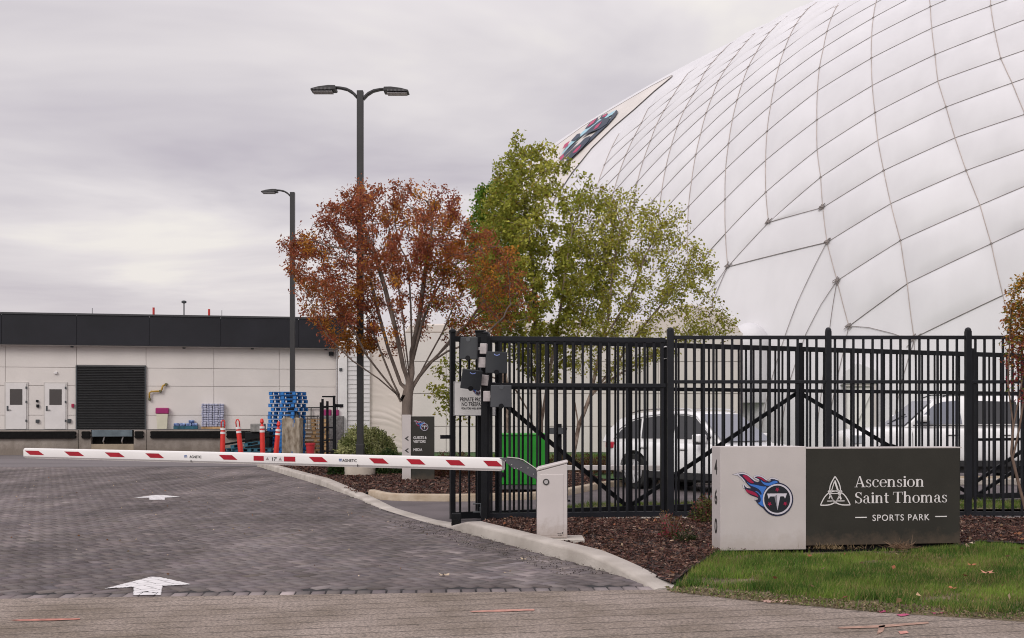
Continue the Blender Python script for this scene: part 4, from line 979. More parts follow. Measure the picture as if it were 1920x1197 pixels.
# shrink wrapped water packs
M_wat = mat('bottled_water_wrap', (.26, .30, .55), .25, .6, 7, .5, 20, col2=(.62, .62, .74)); M_wat2 = mat('blue_pack_wrap', (.04, .10, .36), .3, .5, 8, .4, 20, col2=(.30, .40, .66))
q = DP(399, .14, zd + .03); t_ = thing('water_pallet', 'tall shrink wrapped stack of bottled water on the dock', 'pallet load', q, bang)
MB().box(-.46, .46, -.16, .12, .0, .10).build('pallet_base', M_wp, t_)
pk = None
for r_ in range(10):
    for c_ in range(4):
        if pk is None: pk = MB().box(-.112, .112, -.14, .12, -.046, .046).build('bottle_pack', M_wat, t_, bevel=.02); c = pk
        else: c = pk.copy(); COL.objects.link(c)
        c.location = (-.355 + c_ * .237 + random.uniform(-.01, .01), random.uniform(-.02, .015), .15 + r_ * .101); c.rotation_euler.z = random.uniform(-.06, .06)
q = DP(348.5, .14, zd + .03); t_ = thing('water_pallet', 'low pallet of blue drink packs beside the cream bin', 'pallet load', q, bang)
MB().box(-.50, .50, -.16, .12, .0, .13).build('pallet_base', M_tp, t_)
for i, (x, z_) in enumerate(((-.38, .2), (-.13, .2), (.13, .2), (.38, .2), (.24, .33))):
    MB().box(x - .115, x + .115, -.15, .1, z_ - .065, z_ + .06).build('drink_pack', M_wat2, t_, bevel=.03)
# delineator posts
M_del = mat('orange_red_plastic', (.62, .030, .022), .45, .1, 4)
for i, (x, yt, lean, loop, lb) in enumerate(((417, 788, 1.0, 1, 'leftmost red delineator post, upright with a looped top'), (449, 786, -6, 1, 'red delineator post leaning left, second from the left'), (493, 785, -1.5, 0, 'red delineator post with a stubby top in front of the blue pallets'), (520.5, 790, 5, 0, 'red delineator post leaning right with two white bands'))):
    D_ = 38.5; t_ = thing('delineator_post', lb, 'delineator post', ((x + (4 if i == 1 else -4 if i == 3 else 0) - 960) * D_ / F, D_, 0), 0, 'red delineator posts behind the barrier arm'); t_.rotation_euler.y = R(lean)
    hh = H + (HZ - yt) * D_ / F
    MB().lathe([(.20, 0), (.20, .04), (.10, .07)], (0, 0, 0), 8).build('base', M_black2, t_)
    MB().lathe([(.095, .07), (.085, hh - .45), (.075, hh - .28)], (0, 0, 0), 14).build('tube', M_del, t_, auto=True)
    for z_ in (hh - .50, hh - .36): MB().lathe([(.093, z_), (.092, z_ + .08)], (0, 0, 0), 14).build('reflective_band', M_ltr, t_)
    if loop: MB().tube([(-.06, 0, hh - .28), (-.065, 0, hh - .1), (-.03, 0, hh - .01), (.03, 0, hh - .01), (.065, 0, hh - .1), (.06, 0, hh - .28)], .022, 8).build('handle_loop', M_del, t_, smooth=True)
    else: MB().lathe([(.07, hh - .28), (.035, hh - .2), (.075, hh - .13), (.05, hh - .02), (.02, hh)], (0, 0, 0), 10).build('grip_top', M_del, t_)
# red bucket
D_ = 41.5; t_ = thing('bucket', 'red plastic bucket in front of the bare wood pallets', 'bucket', ((582 - 960) * D_ / F, D_, 0))
MB().lathe([(.14, 0), (.175, .42)], (0, 0, .06), 18).build('body', mat('bucket_red', (.42, .02, .03), .4, .1, 5), t_, auto=True); MB().lathe([(.19, .47), (.195, .54), (.17, .55)], (0, 0, 0), 18).build('lid', mat('bucket_red', (.42, .02, .03)), t_)
# black stacking racks
t_ = thing('stacking_rack', 'tall black steel racks beside the wooden pallets', 'rack', ((615 - 960) * 43 / F, 43, 0), R(12))
for x, y, h_ in ((-.28, 0, 2.15), (.24, 0, 2.42), (-.2, .5, 2.3), (.3, .6, 2.1), (-.02, .1, 2.2)): MB().box(x - .05, x + .05, y - .05, y + .05, 0, h_).build('upright', M_black, t_)
for z_ in (.15, .6, 1.1, 1.95, 2.35): MB().box(-.24, .30, -.03, .03, z_, z_ + .06).build('crossbar', M_black, t_)
MB().box(.22, .62, .05, .15, 1.95, 2.08).build('side_arm', M_black, t_)
# magenta tubs behind the racks, and railing
for i, (x, w_, lb) in enumerate(((614, .34, 'magenta tub seen between the black rack uprights'), (630, .26, 'darker magenta tub right of the black racks'))):
    o = MB().box(-w_ / 2, w_ / 2, -.15, .15, 0, .27).build('tub', mat('tub_magenta', (.30, .015, .12), .5, .1, 5), None, bevel=.03); q = DP(x, .5); o.location = (q.x, q.y + .0, 1.62); tag(o, lb, 'tub', 'magenta tubs by the building corner')
o = MB().box(-.5, .55, -.25, .25, 0, 1.6).build('wire_crate', mat('crate_grey', (.16, .15, .15), .7, .4, 14), None, bevel=.02); q = DP(621, .5); o.location = (q.x, q.y + .02, .01); tag(o, 'grey wire crate stack under the magenta tubs', 'crate')
t_ = thing('railing', 'thin black railing behind the bare wood pallet stack', 'railing', DP(585, .12, zd), bang)
for z_ in (.55, .95): MB().box(-.5, .7, -.02, .02, z_, z_ + .04).build('rail', M_black, t_)
for i in range(9): MB().box(-.5 + i * .145, -.48 + i * .145, -.01, .01, 0, .55).build('baluster', M_black, t_)
MB().box(-.06, -.02, -.02, .02, 0, .99).build('post', M_black, t_)

# ================================================================== lamp posts
def head_mesh(side, s=1.0):
    arm = [(0, 0), (.16, .13), (.34, .22), (.52, .26)]
    return arm
def luminaire(parent, side, z, s=1.0):
    hd_ = MB(); pts = [(.09, -.14), (.20, -.02), (.34, .07), (.50, .11), (.66, .125)]
    up = [(.09, -.04), (.2, .06), (.34, .13), (.50, .16), (.66, .17)]
    poly = [(side * x * s, z + y * s) for x, y in pts] + [(side * x * s, z + y * s) for x, y in up[::-1]]
    MB().prism(poly, -.075 * s, .075 * s).build('arm', M_dkpole, parent, bevel=.015)
    top = [(.60, .085), (.62, .165), (.80, .168), (1.05, .135), (1.24, .085), (1.25, .05), (1.22, .04), (.62, .055)]
    h = MB().prism([(side * x * s, z + y * s) for x, y in top], -.17 * s, .17 * s).build('lamp_head', M_dkpole, parent, bevel=.02)
    ln = MB(); ln.box(*(sorted((side * .70 * s, side * 1.20 * s))), -.13 * s, .13 * s, z + .012 * s, z + .034 * s); ln.build('lens', mat('led_lens', (.32, .31, .32), .3, .5, 60), h)
    fn = MB()
    for i in range(14): x = side * (.72 + i * .034) * s; fn.box(x - .006, x + .006, -.172 * s, -.168 * s, z + .05 * s, z + .10 * s)
    fn.build('cooling_fins', mat('fin_grey', (.14, .135, .14), .5, .1, 9), h)
M_dkpole = mat('dark_bronze_pole', (.022, .021, .023), .45, .15, 4)
Dn = 27.3; t_ = thing('lamp_post', 'tall near lamp post with two wing shaped heads behind the red tree', 'lamp post', ((675.5 - 960) * Dn / F, Dn, 0))
zt = H + (HZ - 171) * Dn / F
MB().box(-.081, .081, -.081, .081, .37, zt).build('pole', M_dkpole, t_, bevel=.01)
luminaire(t_, 1, zt - .10); luminaire(t_, -1, zt - .06)
m = MB(); m.lathe([(.40, 0), (.40, .31), (.385, .34)], (0, 0, 0), 40); m.build('concrete_footing', mat('footing_concrete', (.46, .40, .34), .85, .12, 3, .3, 40), t_, auto=True)
MB().box(-.17, .17, -.17, .17, .34, .375).build('base_plate', M_dkpole, t_, bevel=.01); MB().box(-.1, .1, -.1, .1, .372, .85).build('base_cover', M_dkpole, t_, bevel=.01)
Df = 44.0; t_ = thing('lamp_post', 'far lamp post with a single head on a stained concrete pier', 'lamp post', ((548.5 - 960) * Df / F, Df, 0))
zt = H + (HZ - 361) * Df / F; zp = H + (HZ - 781) * Df / F
MB().box(-.095, .095, -.095, .095, zp, zt).build('pole', M_dkpole, t_, bevel=.01); luminaire(t_, -1, zt - .06, 1.02)
MB().box(-.37, .37, -.37, .37, 0, zp - .06).build('concrete_pier', M_conc2, t_, bevel=.03); MB().box(-.24, .24, -.24, .24, zp - .058, zp).build('pier_cap', mat('cap_concrete', (.42, .36, .29), .9, .2, 4), t_, bevel=.01)
m = MB(); m.add([(x * s, y * s, z) for z, s in ((zp + .003, .27), (zp + .10, .22), (zp + .28, .13)) for x, y in ((-1, -1), (1, -1), (1, 1), (-1, 1))], [(0, 1, 5, 4), (1, 2, 6, 5), (2, 3, 7, 6), (3, 0, 4, 7), (4, 5, 9, 8), (5, 6, 10, 9), (6, 7, 11, 10), (7, 4, 8, 11), (0, 3, 2, 1), (8, 9, 10, 11)]); m.build('base_cover', M_dkpole, t_)

# ================================================================== black fence and sliding gate
def fence(name, label, A, B, posts, zt, zb, rails, pk_sp=.134, pkw=.042, group=None, post_w=.11, post_up=.09, caps=True, extra=None):
    A = Vector((*A, 0)); B = Vector((*B, 0)); d = (B - A); ln = d.length; ang = math.atan2(d.y, d.x)
    t_ = thing(name, label, 'fence', A, ang, group)
    for (z_, h_, w_) in rails: MB().box(0, ln, -w_ / 2, w_ / 2, z_, z_ + h_).build('rail', M_fence, t_, bevel=.004)
    pk = None; x = pk_sp * .6
    while x < ln - .02:
        if all(abs(x - p) > post_w * .6 for p, *_ in posts):
            if pk is None: pk = MB().box(-pkw / 2, pkw / 2, -pkw * .33, pkw * .33, zb, zt).build('picket', M_fence, t_, bevel=.003); c = pk
            else: c = pk.copy(); COL.objects.link(c)
            c.location = (x, random.uniform(-.002, .002), 0); c.rotation_euler = (0, random.uniform(-.0022, .0022), random.uniform(-.03, .03))
        x += pk_sp
    for p in posts:
        pw = p[1] if len(p) > 1 else post_w; top = p[2] if len(p) > 2 else zt + post_up
        o = MB().box(-pw / 2, pw / 2, -pw / 2, pw / 2, -.05, top).build('post', M_fence, t_, bevel=.006); o.location = (p[0], 0, 0)
        if caps:
            c = MB(); c.lathe([(pw * .56, top), (pw * .56, top + .02), (pw * .38, top + .045), (pw * .12, top + .055)], (p[0], 0, 0), 12); c.build('post_cap', M_fence, o if False else t_)
    return t_
FD = 15.8; fx = lambda px, D=FD: (px - 960) * D / F
z_of = lambda y, D=FD: H + (HZ - y) * D / F
x0 = fx(1257)
fence('metal_fence', 'black picket fence run standing behind the monument sign', (x0, FD), (13.5, FD), [(0.0, .094, z_of(621)), (fx(1553) - x0, .080, z_of(621)), (fx(1815) - x0, .084, z_of(621)), (fx(1815) - x0 + 2.2, .08, z_of(621)), (fx(1815) - x0 + 4.4, .08, z_of(621))], z_of(632), .04, [(z_of(636.5), .054, .05), (z_of(719.5), .05, .05), (.06, .06, .05)], .1385, .034)
xl = fx(911, 15.45)
fence('metal_fence', 'black picket fence section between the reader post and the thick corner post', (xl, 15.45), (x0 - .08, FD - .02), [(0.0, .11, z_of(629, 15.45))], z_of(637, 15.6), .04, [(z_of(641, 15.6), .07, .055), (z_of(726, 15.6), .055, .055), (.045, .085, .06)], .134, .035)
# sliding gate leaf (retracted behind the fence)
def gate_pt(px): k = (px - 960) / F; D = (15.6 + .405 * .87) / (1 - .405 * k); return Vector((k * D, D, 0))
GA = gate_pt(848.5); GB = Vector((10.6, 15.6 + .405 * 11.47, 0)); gd = (GB - GA).normalized(); ga = math.atan2(gd.y, gd.x)
gs = lambda px: (gate_pt(px) - GA).length * (1 if px >= 848.5 else -1)
gz = lambda px, y: H + (HZ - y) * gate_pt(px).y / F
gate = thing('sliding_gate', 'long black sliding gate with V braces drawn back behind the fence', 'gate', GA, ga)
LN = (GB - GA).length
zt, zm, zb = 2.70, 1.965, .03
for (z_, h_, w_) in ((zt - .075, .08, .05), (zm - .03, .06, .05), (zb, .10, .06)): MB().box(0, LN, -w_ / 2, w_ / 2, z_, z_ + h_).build('rail', M_black, gate, bevel=.004)
verts_px = [1180, 1500, 1822]
for s_, w_, top in [(0.0, .075, zt + .06), (gs(935), .05, zt)] + [(gs(p), .062, zt + .07) for p in verts_px] + [(LN, .075, zt)]:
    MB().box(s_ - w_ / 2, s_ + w_ / 2, -.035, .035, zb, top).build('frame_upright', M_black, gate, bevel=.005)
MB().lathe([(.055, zt + .062), (.055, zt + .085), (.02, zt + .115)], (0, 0, 0), 12).build('post_cap', M_black, gate)
x = .117; pk = None
while x < LN:
    if pk is None: pk = MB().box(-.0145, .0145, -.012, .012, zb + .09, zt - .01).build('picket', M_black, gate, bevel=.003); c = pk
    else: c = pk.copy(); COL.objects.link(c)
    c.location = (x, 0, 0); c.rotation_euler = (0, random.uniform(-.002, .002), 0); x += .142
for (p, q) in (((936, zm - .17), (1180, zb + .08)), ((1180, zb + .08), (1500, zm - .02)), ((1500, zm - .02), (1822, zb + .1)), ((1822, .28), (2080, zm)), ((1822, .03), (2080, zm - .32))):
    MB().bar((gs(p[0]), .045, p[1]), (gs(q[0]), .045, q[1]), .03, .065).build('brace', M_black, gate)
MB().box(gs(1815), LN, .03, .06, gz(1860, 827), gz(1860, 827) + .05).build('lower_rail', M_black, gate)
# latch arm at the gate's left end, roller carriage at its foot
MB().box(gs(826), 0.0, -.02, .02, gz(840, 823), gz(840, 816)).build('latch_bar', M_black, gate)
# gate guide posts behind / in front
t_ = thing('gate_post', 'thick black square gate post just left of the reader post', 'gate post', ((901 - 960) * 16.1 / F, 16.1, 0))
MB().box(-.075, .075, -.075, .075, -.05, z_of(624, 16.1)).build('post', M_black, t_, bevel=.006); MB().box(-.088, .088, -.088, .088, z_of(624, 16.1) + .002, z_of(620, 16.1)).build('cap', M_black, t_, bevel=.01)
for z_ in (.12, 2.2): MB().lathe([(.045, -.05), (.055, 0), (.045, .05)], (0, -.13, z_), 14, axis='Y').build('guide_roller', M_dkgrey, t_)
t_ = thing('gate_post', 'thick black gate guide post directly left of the fence corner post', 'gate post', ((1247 - 960) * 16.25 / F, 16.25, 0))
MB().box(-.07, .07, -.05, .05, -.05, z_of(637, 16.25)).build('post', M_black, t_, bevel=.006)
m = MB(); yy = -.07; zq = z_of(664, 16.2)
m.tube([(-.04, yy, zq), (-.05, yy, zq + .09), (0, yy, zq + .11), (.05, yy, zq + .09), (.05, yy, zq - .06), (-.04, yy, zq - .08), (-.04, yy, zq)], .012, 6); m.build('guide_bracket', M_silver, t_)
# keeper at the gate's toe by the kerb
t_ = thing('gate_receiver', 'small black gate catch with a wheel at the kerb end', 'gate catch', tuple(G(855, 990)))
MB().box(-.06, .07, -.04, .04, .0, .20).build('bracket', M_black, t_, bevel=.01); MB().lathe([(.02, -.035), (.06, -.03), (.06, .03), (.02, .035)], (.0, -.07, .065), 16, axis='Y').build('wheel', M_black2, t_)
# white horizontal boom behind the fence
zz_ = 19.2; o = MB().box(0, (1256 - 1062) * zz_ / F, -.03, .03, 0, .09).build('white_boom', mat('chalky_white', (.55, .51, .50), .6, .15, 4), None, bevel=.01)
o.location = ((1062 - 960) * zz_ / F, zz_, H + (HZ - 882) * zz_ / F); tag(o, 'white horizontal boom seen through the fence before the parked white car', 'barrier boom')
t_ = thing('boom_stand', 'short dark post holding the left end of the white boom', 'post', ((1060 - 960) * zz_ / F, zz_ + .08, 0)); MB().box(-.05, .05, -.04, .04, 0, .72).build('post', M_black, t_); MB().box(-.09, .09, -.06, .06, .0, .03).build('base_plate', M_black, t_)
t_ = thing('boom_stand', 'short dark post holding the right end of the white boom', 'post', ((1250 - 960) * zz_ / F, zz_ + .08, 0)); MB().box(-.05, .05, -.04, .04, 0, .72).build('post', M_black, t_); MB().box(-.09, .09, -.06, .06, .0, .03).build('base_plate', M_black, t_)
# strip of pale stone edging under the fence
o = MB().box(0, 13.0, -.05, .05, 0, .05).build('edging_strip', M_conc, None, bevel=.01); o.location = (.0, 15.68, .0); tag(o, 'pale concrete strip along the foot of the black fence', 'edging')

# emblem shared by the three signs (drawn in a 1200 unit space, y up)
def emblem(parent, M, s, simple=False, halo=True):
    fl = [(335, 248), (420, 238), (500, 262), (560, 305), (610, 345), (655, 380), (700, 392), (738, 372), (728, 342), (680, 318), (636, 302), (690, 285), (750, 288), (805, 315), (855, 355), (900, 378), (945, 375), (950, 350), (932, 332), (1000, 335), (1060, 352), (1110, 383)]
    arc = [(1070 + 304 * math.cos(R(a)), 705 + 304 * math.sin(R(a))) for a in range(-82, 150, 8)]
    lw = [(800, 858), (735, 815), (690, 765), (650, 703), (690, 714), (715, 695), (695, 668), (640, 648), (560, 620), (500, 570), (460, 510), (436, 425), (480, 480), (530, 505), (578, 498), (560, 475), (515, 435), (475, 385), (435, 330), (390, 285)]
    navy = fl + arc + lw
    B1 = [(482, 372), (560, 425), (680, 440), (790, 470), (880, 470), (830, 540), (800, 620), (795, 760), (835, 840), (770, 815), (700, 765), (748, 755), (765, 700), (735, 610), (640, 548), (700, 558), (768, 635), (778, 590), (735, 525), (650, 478), (560, 450)]
    B2 = [(748, 342), (800, 388), (860, 405), (930, 405), (990, 372), (1050, 365), (1090, 402), (1000, 425), (930, 458), (850, 452), (790, 410)]
    R1 = [(400, 258), (480, 260), (540, 300), (580, 350), (640, 402), (590, 412), (520, 380), (470, 330)]; R2 = [(670, 300), (740, 292), (800, 325), (850, 370), (890, 387), (820, 375), (760, 332)]; R3 = [(465, 510), (540, 535), (620, 560), (680, 600), (720, 665), (650, 632), (560, 602), (490, 565)]
    T1 = [(875, 598), (1250, 598), (1215, 692), (1190, 650), (1122, 650), (1070, 905), (1012, 650), (930, 650), (905, 692)]; T2 = [(1012, 650), (1060, 620), (1070, 905)]
    Ls = []
    if halo: Ls += [([(222, 250), (330, 219), (430, 206), (520, 240), (470, 330), (400, 320), (330, 276)], 5), ([(240, 250), (335, 225), (430, 212), (520, 246), (470, 326), (402, 312), (335, 270)], 3)]
    if halo: Ls += [(offset_poly(smooth_poly(navy, 1), 26), 5), (offset_poly(smooth_poly(navy, 1), 21), 3)]
    Ls += [(smooth_poly(navy, 1), 0), (smooth_poly(B1, 1), 1), (smooth_poly(B2, 1), 1), (smooth_poly(R1, 1), 2), (smooth_poly(R2, 1), 2), (smooth_poly(R3, 1), 2), (circ(1070, 702, 277), 3), (circ(1066, 700, 247), 4), (T1, 3), (T2, 5), (star(1065, 525, 48), 2), (star(920, 786, 46), 2), (star(1214, 782, 46), 2)]
    L2_ = [([((x - 870) * s, -(y - 620) * s) for x, y in p], k) for p, k in Ls]
    return polys_mesh('team_emblem', L2_, [M_navy, M_blue, M_mag, M_sil, mat('near_black_ink', (.008, .011, .018), .45, .1, 5), mat('grey_ink', (.22, .21, .24), .5, .1, 5)], parent, M, .0010, .002)

# ================================================================== monument sign
mp0 = G(1351, 1030, .05); mp1 = G(1806, 1022, .05); sdv = (mp1 - mp0).normalized(); sang = math.atan2(sdv.y, sdv.x)
t_ = thing('monument_sign', 'low white and charcoal monument sign board on the lawn with house number 460', 'sign', mp0, sang)
def SU(px, off=0.0):
    k = (px - 960) / F; o_ = mp0 + Vector((sdv.y, -sdv.x, 0)) * off; return (k * o_.y - o_.x) / (sdv.x - k * sdv.y)
def SZ(px, y, off=0.0): u = SU(px, off); D = mp0.y + u * sdv.y; return H + (HZ - y) * D / F - .05
uw = SU(1511.5); ue = SU(1801); zt1 = SZ(1352, 838); zt2 = SZ(1700, 839.5)
wb = MB().box(0, uw, 0, .30, -.02, zt1).build('white_panel', M_offwhite, t_, bevel=.006)
cb_ = MB().box(uw + .003, ue, .012, .29, .02, zt2 - .01).build('charcoal_panel', M_charcoal, t_, bevel=.005)
MB().box(uw + .003, ue + .02, .008, .295, zt2 - .009, zt2 + .004).build('top_edge', M_offwhite, cb_)
MB().box(.06, ue - .08, .05, .25, -.08, .018).build('foundation', M_black2, t_)
Mf = plane_M((0, 0, 0), (1, 0, 0))
emblem(wb, plane_M((SU(1437), 0, SZ(1437, 928)), (1, 0, 0)), (SU(1490) - SU(1372)) / (1395 - 225) * .985)
# numbers on the left end
for ch, y in (('4', 876), ('6', 933), ('0', 988)):
    text(ch, .225, M_ltrd, wb, plane_M((0, .155, SZ(1345, y, -.15) - .083), (0, -1, 0)), 'house_number', .82, .006)
# trefoil knot emblem and serif lettering
zs3 = 3.84; uo = lambda zx: SU(1320 + zx / zs3, -.012); vo = lambda zx, zy: SZ(1320 + zx / zs3, 820 + zy / zs3, -.012)
sc_ = (uo(1750) - uo(1080)) / 670
def lens_pts(a, b, w_, n=24):
    a = Vector(a); b = Vector(b); d = b - a; nn = Vector((-d.y, d.x)).normalized(); out = []
    for sgn in (1, -1):
        out.append([tuple(a.lerp(b, i / n) + nn * sgn * w_ * math.sin(math.pi * i / n)) for i in range(n + 1)])
    return out
lay = []
for a, b in (((943, -290), (943, -470)), ((840, -482), (992, -388)), ((1050, -482), (894, -388))):
    for L_ in lens_pts(a, b, 38): lay.append((stroke(L_, 7.5), 0))
lay += [(stroke([(940, -318), (900, -440)], 6), 0), (stroke([(940, -318), (985, -445)], 12), 0), (stroke([(915, -405), (968, -405)], 5), 0), (stroke([(888, -455), (925, -455)], 6), 0), (stroke([(958, -455), (1010, -455)], 6), 0)]
org = Vector((uo(943), .012, vo(943, 385)))
polys_mesh('knot_emblem', [([((x - 943) * sc_, (y + 385) * sc_) for x, y in p], k) for p, k in lay], [M_ltr], cb_, plane_M(org, (1, 0, 0)), 0, .003)
# hand drawn serif letters: strokes of varying weight on a unit x-height
def ell(cx_, cy_, rx, ry, a0, a1, t0, t1, n=22):
    """crescent stroke: thick where the curve is upright, thin at top and bottom"""
    o_, i_ = [], []
    for k in range(n + 1):
        a = R(a0 + (a1 - a0) * k / n); w_ = t1 + (t0 - t1) * abs(math.cos(a)) ** 1.5
        o_.append((cx_ + rx * math.cos(a), cy_ + ry * math.sin(a))); i_.append((cx_ + (rx - w_) * math.cos(a), cy_ + (ry - min(w_, t1)) * math.sin(a)))
    return o_ + i_[::-1]
def rc(x0, y0, x1, y1): return [(x0, y0), (x1, y0), (x1, y1), (x0, y1)]
def stem_(x, y0, y1, sr=.10, top=True, bot=True, w_=.23):
    o = [rc(x, y0, x + w_, y1)]
    if bot: o.append(rc(x - sr, y0, x + w_ + sr, y0 + .055))
    if top: o.append([(x - sr, y1 - .07), (x + w_, y1), (x + w_, y1 - .12), (x, y1 - .12)])
    return o
GL = {
 'A': (1.22, [[(.52, 1.42), (.66, 1.42), (1.13, 0), (.90, 0)], [(.52, 1.42), (.60, 1.42), (.22, 0), (.13, 0)], rc(.27, .44, .86, .52), rc(0, 0, .38, .055), rc(.76, 0, 1.26, .055)]),
 's': (.72, [ell(.34, .73, .26, .26, 20, 268, .15, .06), ell(.36, .25, .29, .27, -160, 92, .15, .06), [(.12, .62), (.50, .42), (.62, .30), (.40, .55), (.20, .72)], rc(.06, .02, .10, .30), rc(.56, .68, .60, .96)]),
 'c': (.82, [ell(.46, .49, .42, .51, 35, 318, .20, .06), circ(.68, .78, .10, 12)]),
 'e': (.86, [ell(.46, .49, .42, .51, 0, 320, .20, .06), rc(.14, .50, .87, .56)]),
 'n': (1.08, stem_(.12, 0, 1.0) + [ell(.55, .62, .33, .38, 0, 150, .19, .09), rc(.69, 0, .88, .66), rc(.59, 0, .98, .055)]),
 'i': (.46, stem_(.13, 0, 1.0) + [circ(.22, 1.27, .125, 14)]),
 'o': (.96, [ell(.47, .49, .44, .51, 0, 360, .21, .06)]),
 'S': (.98, [ell(.46, 1.06, .38, .38, 20, 268, .20, .07), ell(.48, .36, .41, .38, -160, 92, .20, .07), [(.14, .88), (.70, .60), (.86, .42), (.55, .78), (.25, 1.02)], rc(.08, .0, .13, .42), rc(.76, 1.0, .81, 1.44)]),
 'a': (.92, [ell(.36, .27, .32, .29, 80, 300, .17, .06), ell(.40, .66, .30, .35, 0, 160, .18, .07), rc(.52, .12, .70, .68), [(.52, .12), (.70, .18), (.92, 0), (.72, 0)], circ(.17, .75, .09, 12), [(.30, .56), (.54, .62), (.54, .56), (.36, .50)]]),
 't': (.62, [rc(.18, .14, .37, 1.3), rc(.04, .92, .58, .99), [(.18, .2), (.37, .2), (.60, .08), (.40, 0), (.24, .02)]]),
 'T': (1.22, [rc(.49, 0, .72, 1.42), rc(.30, 0, .91, .055), rc(.04, 1.36, 1.17, 1.42), rc(.04, 1.05, .09, 1.42), rc(1.12, 1.05, 1.17, 1.42)]),
 'h': (1.08, stem_(.12, 0, 1.48) + [ell(.55, .62, .33, .38, 0, 150, .19, .09), rc(.69, 0, .88, .66), rc(.59, 0, .98, .055)]),
 'm': (1.62, stem_(.12, 0, 1.0) + [ell(.53, .62, .30, .38, 0, 150, .19, .09), rc(.64, 0, .83, .66), rc(.55, 0, .92, .055), ell(1.08, .62, .30, .38, 0, 150, .19, .09), rc(1.19, 0, 1.38, .66), rc(1.10, 0, 1.48, .055)]),
 ' ': (.42, [])}
def serif(word, u, z, xh, wd, parent):
    tot = sum(GL[c][0] for c in word); sx = wd / (tot * xh); x = 0; Ls = []
    for c in word:
        ad, ps = GL[c]
        for p in ps: Ls.append(([((x + px) * xh * sx, py * xh) for px, py in p], 0))
        x += ad
    return polys_mesh('lettering', Ls, [M_ltr], parent, plane_M((u, .012, z), (1, 0, 0)), .00003, .003)
serif('Ascension', uo(1083), vo(1083, 361), (vo(1100, 296) - vo(1100, 361)) * .86, uo(1588) - uo(1083), cb_)
serif('Saint Thomas', uo(1083), vo(1083, 477), (vo(1100, 412) - vo(1100, 477)) * .86, uo(1752) - uo(1083), cb_)
text('SPORTS PARK', .175 * sc_ / .001 * .001 / sc_ * 1.0 * (vo(1200, 556) - vo(1200, 602)) / .125, M_ltr, cb_, plane_M((uo(1417), .009, vo(1417, 601)), (1, 0, 0)), 'lettering', .98, .0002, sp_=1.16)
for a, b in ((1088, 1170), (1664, 1747)): MB().box(uo(a), uo(b), .006, .011, vo(a, 583 if a < 1200 else 576), vo(a, 583 if a < 1200 else 576) + .012).build('dash', M_ltr, cb_)
# ornament: tuft of dry grass at the sign's foot
# ================================================================== barrier gate
Zc = .08; cD = 12.62; cX = (1035.5 - 960) * cD / F
o = MB().box(-.34, .36, -.20, .26, -.02, Zc).build('concrete_pad', M_conc, None, bevel=.012); o.location = (cX + .02, cD + .12, 0); tag(o, 'small concrete pad under the white barrier cabinet', 'pad')
br = thing('barrier_gate', 'white parking barrier with its red striped arm lowered across the driveway', 'barrier gate', (cX, cD, Zc), 0)
M_cab = mat('cabinet_white', (.57, .52, .51), .42, .04, 3, .04, 60)
hwc = 28.3 * cD / F; zL, zR = H + (HZ - 884) * cD / F - Zc, H + (HZ - 868.5) * cD / F - Zc
grime(M_cab, .30, (.28, .21, .16), .5)
body = MB().prism([(-hwc, .004), (hwc, .004), (hwc, zR), (-hwc, zL)], 0, .30).build('cabinet', M_cab, br, bevel=.012)
MB().box(-hwc + .03, hwc - .045, -.004, .01, .03, zL - .035).build('front_door', M_cab, br, bevel=.006)
MB().prism([(-hwc - .008, zL + .002), (hwc + .008, zR + .002), (hwc + .008, zR + .03), (-hwc + .02, zL + .045), (-hwc - .008, zL + .02)], -.012, .315).build('lid', M_cab, br, bevel=.012)
lk = MB().lathe([(.040, 0), (.040, .008), (.030, .010)], (-hwc + .105, -.006, zL - .13), 24, axis='Y')
lko = MB().lathe([(.037, -.014), (.037, -.004)], (-hwc + .105, 0, zL - .125), 24, axis='Y').build('lock_ring', M_ltrd, br)
MB().lathe([(.024, -.018), (.024, -.0145)], (-hwc + .105, 0, zL - .125), 20, axis='Y').build('lock_face', M_silver, br)
for i, (x, z_) in enumerate(((.062, .055), (.085, .055), (.11, .055), (.07, .036), (.095, .036), (.115, .066))): MB().box(x, x + .014, -.0062, -.0045, z_, z_ + .008).build('serial_label', M_ltrd, br)
# the arm lies in its own vertical plane
aR = Vector(((944 - 960) * 12.8 / F, 12.8, 0)); zA = H - 85.5 * 12.8 / F; aL = Vector(((47.5 - 960) * 17.0 / F, 17.0, 0)); av = (aL - aR).normalized(); zAL = H - 64.3 * 17.0 / F
def AU(px): k = (px - 960) / F; return (k * aR.y - aR.x) / (av.x - k * av.y)
LA = (aL - aR).length; off = Vector((cX, cD, Zc))
an_ = math.atan2(-av.y, -av.x)
arm = bpy.data.objects.new('arm', None)
pr_ = [(-.018, -.075), (-.034, -.055), (-.036, .045), (-.024, .068), (.0, .077), (.024, .068), (.036, .045), (.034, -.055), (.018, -.075)]
m = MB(); vs_ = []
dirx = -av
for s_ in (0, LA):
    for (y, z) in pr_:
        p = aR + av * s_ + Vector((-dirx.y, dirx.x, 0)) * y; hs_ = 1 + .0 * s_
        zc_ = zA + (zAL - zA) * s_ / LA
        vs_.append(Vector((p.x, p.y, zc_ + z)) - off)
K = len(pr_); m.add(vs_, [(i, (i + 1) % K, K + (i + 1) % K, K + i) for i in range(K)] + [tuple(range(K)), tuple(range(K, 2 * K))[::-1]])
arm = m.build('arm', mat('arm_white', (.74, .71, .70), .35, .03, 2), br, auto=True)
dfront = Vector((-dirx.y, dirx.x, 0)) * -.0365
def on_arm(px, dz, extra=.0012):
    s_ = AU(px); p = aR + av * s_ + dfront * (1 + extra / .0365); return Vector((p.x, p.y, zA + (zAL - zA) * s_ / LA + dz)) - off
zs1, zs2 = .037, -.028
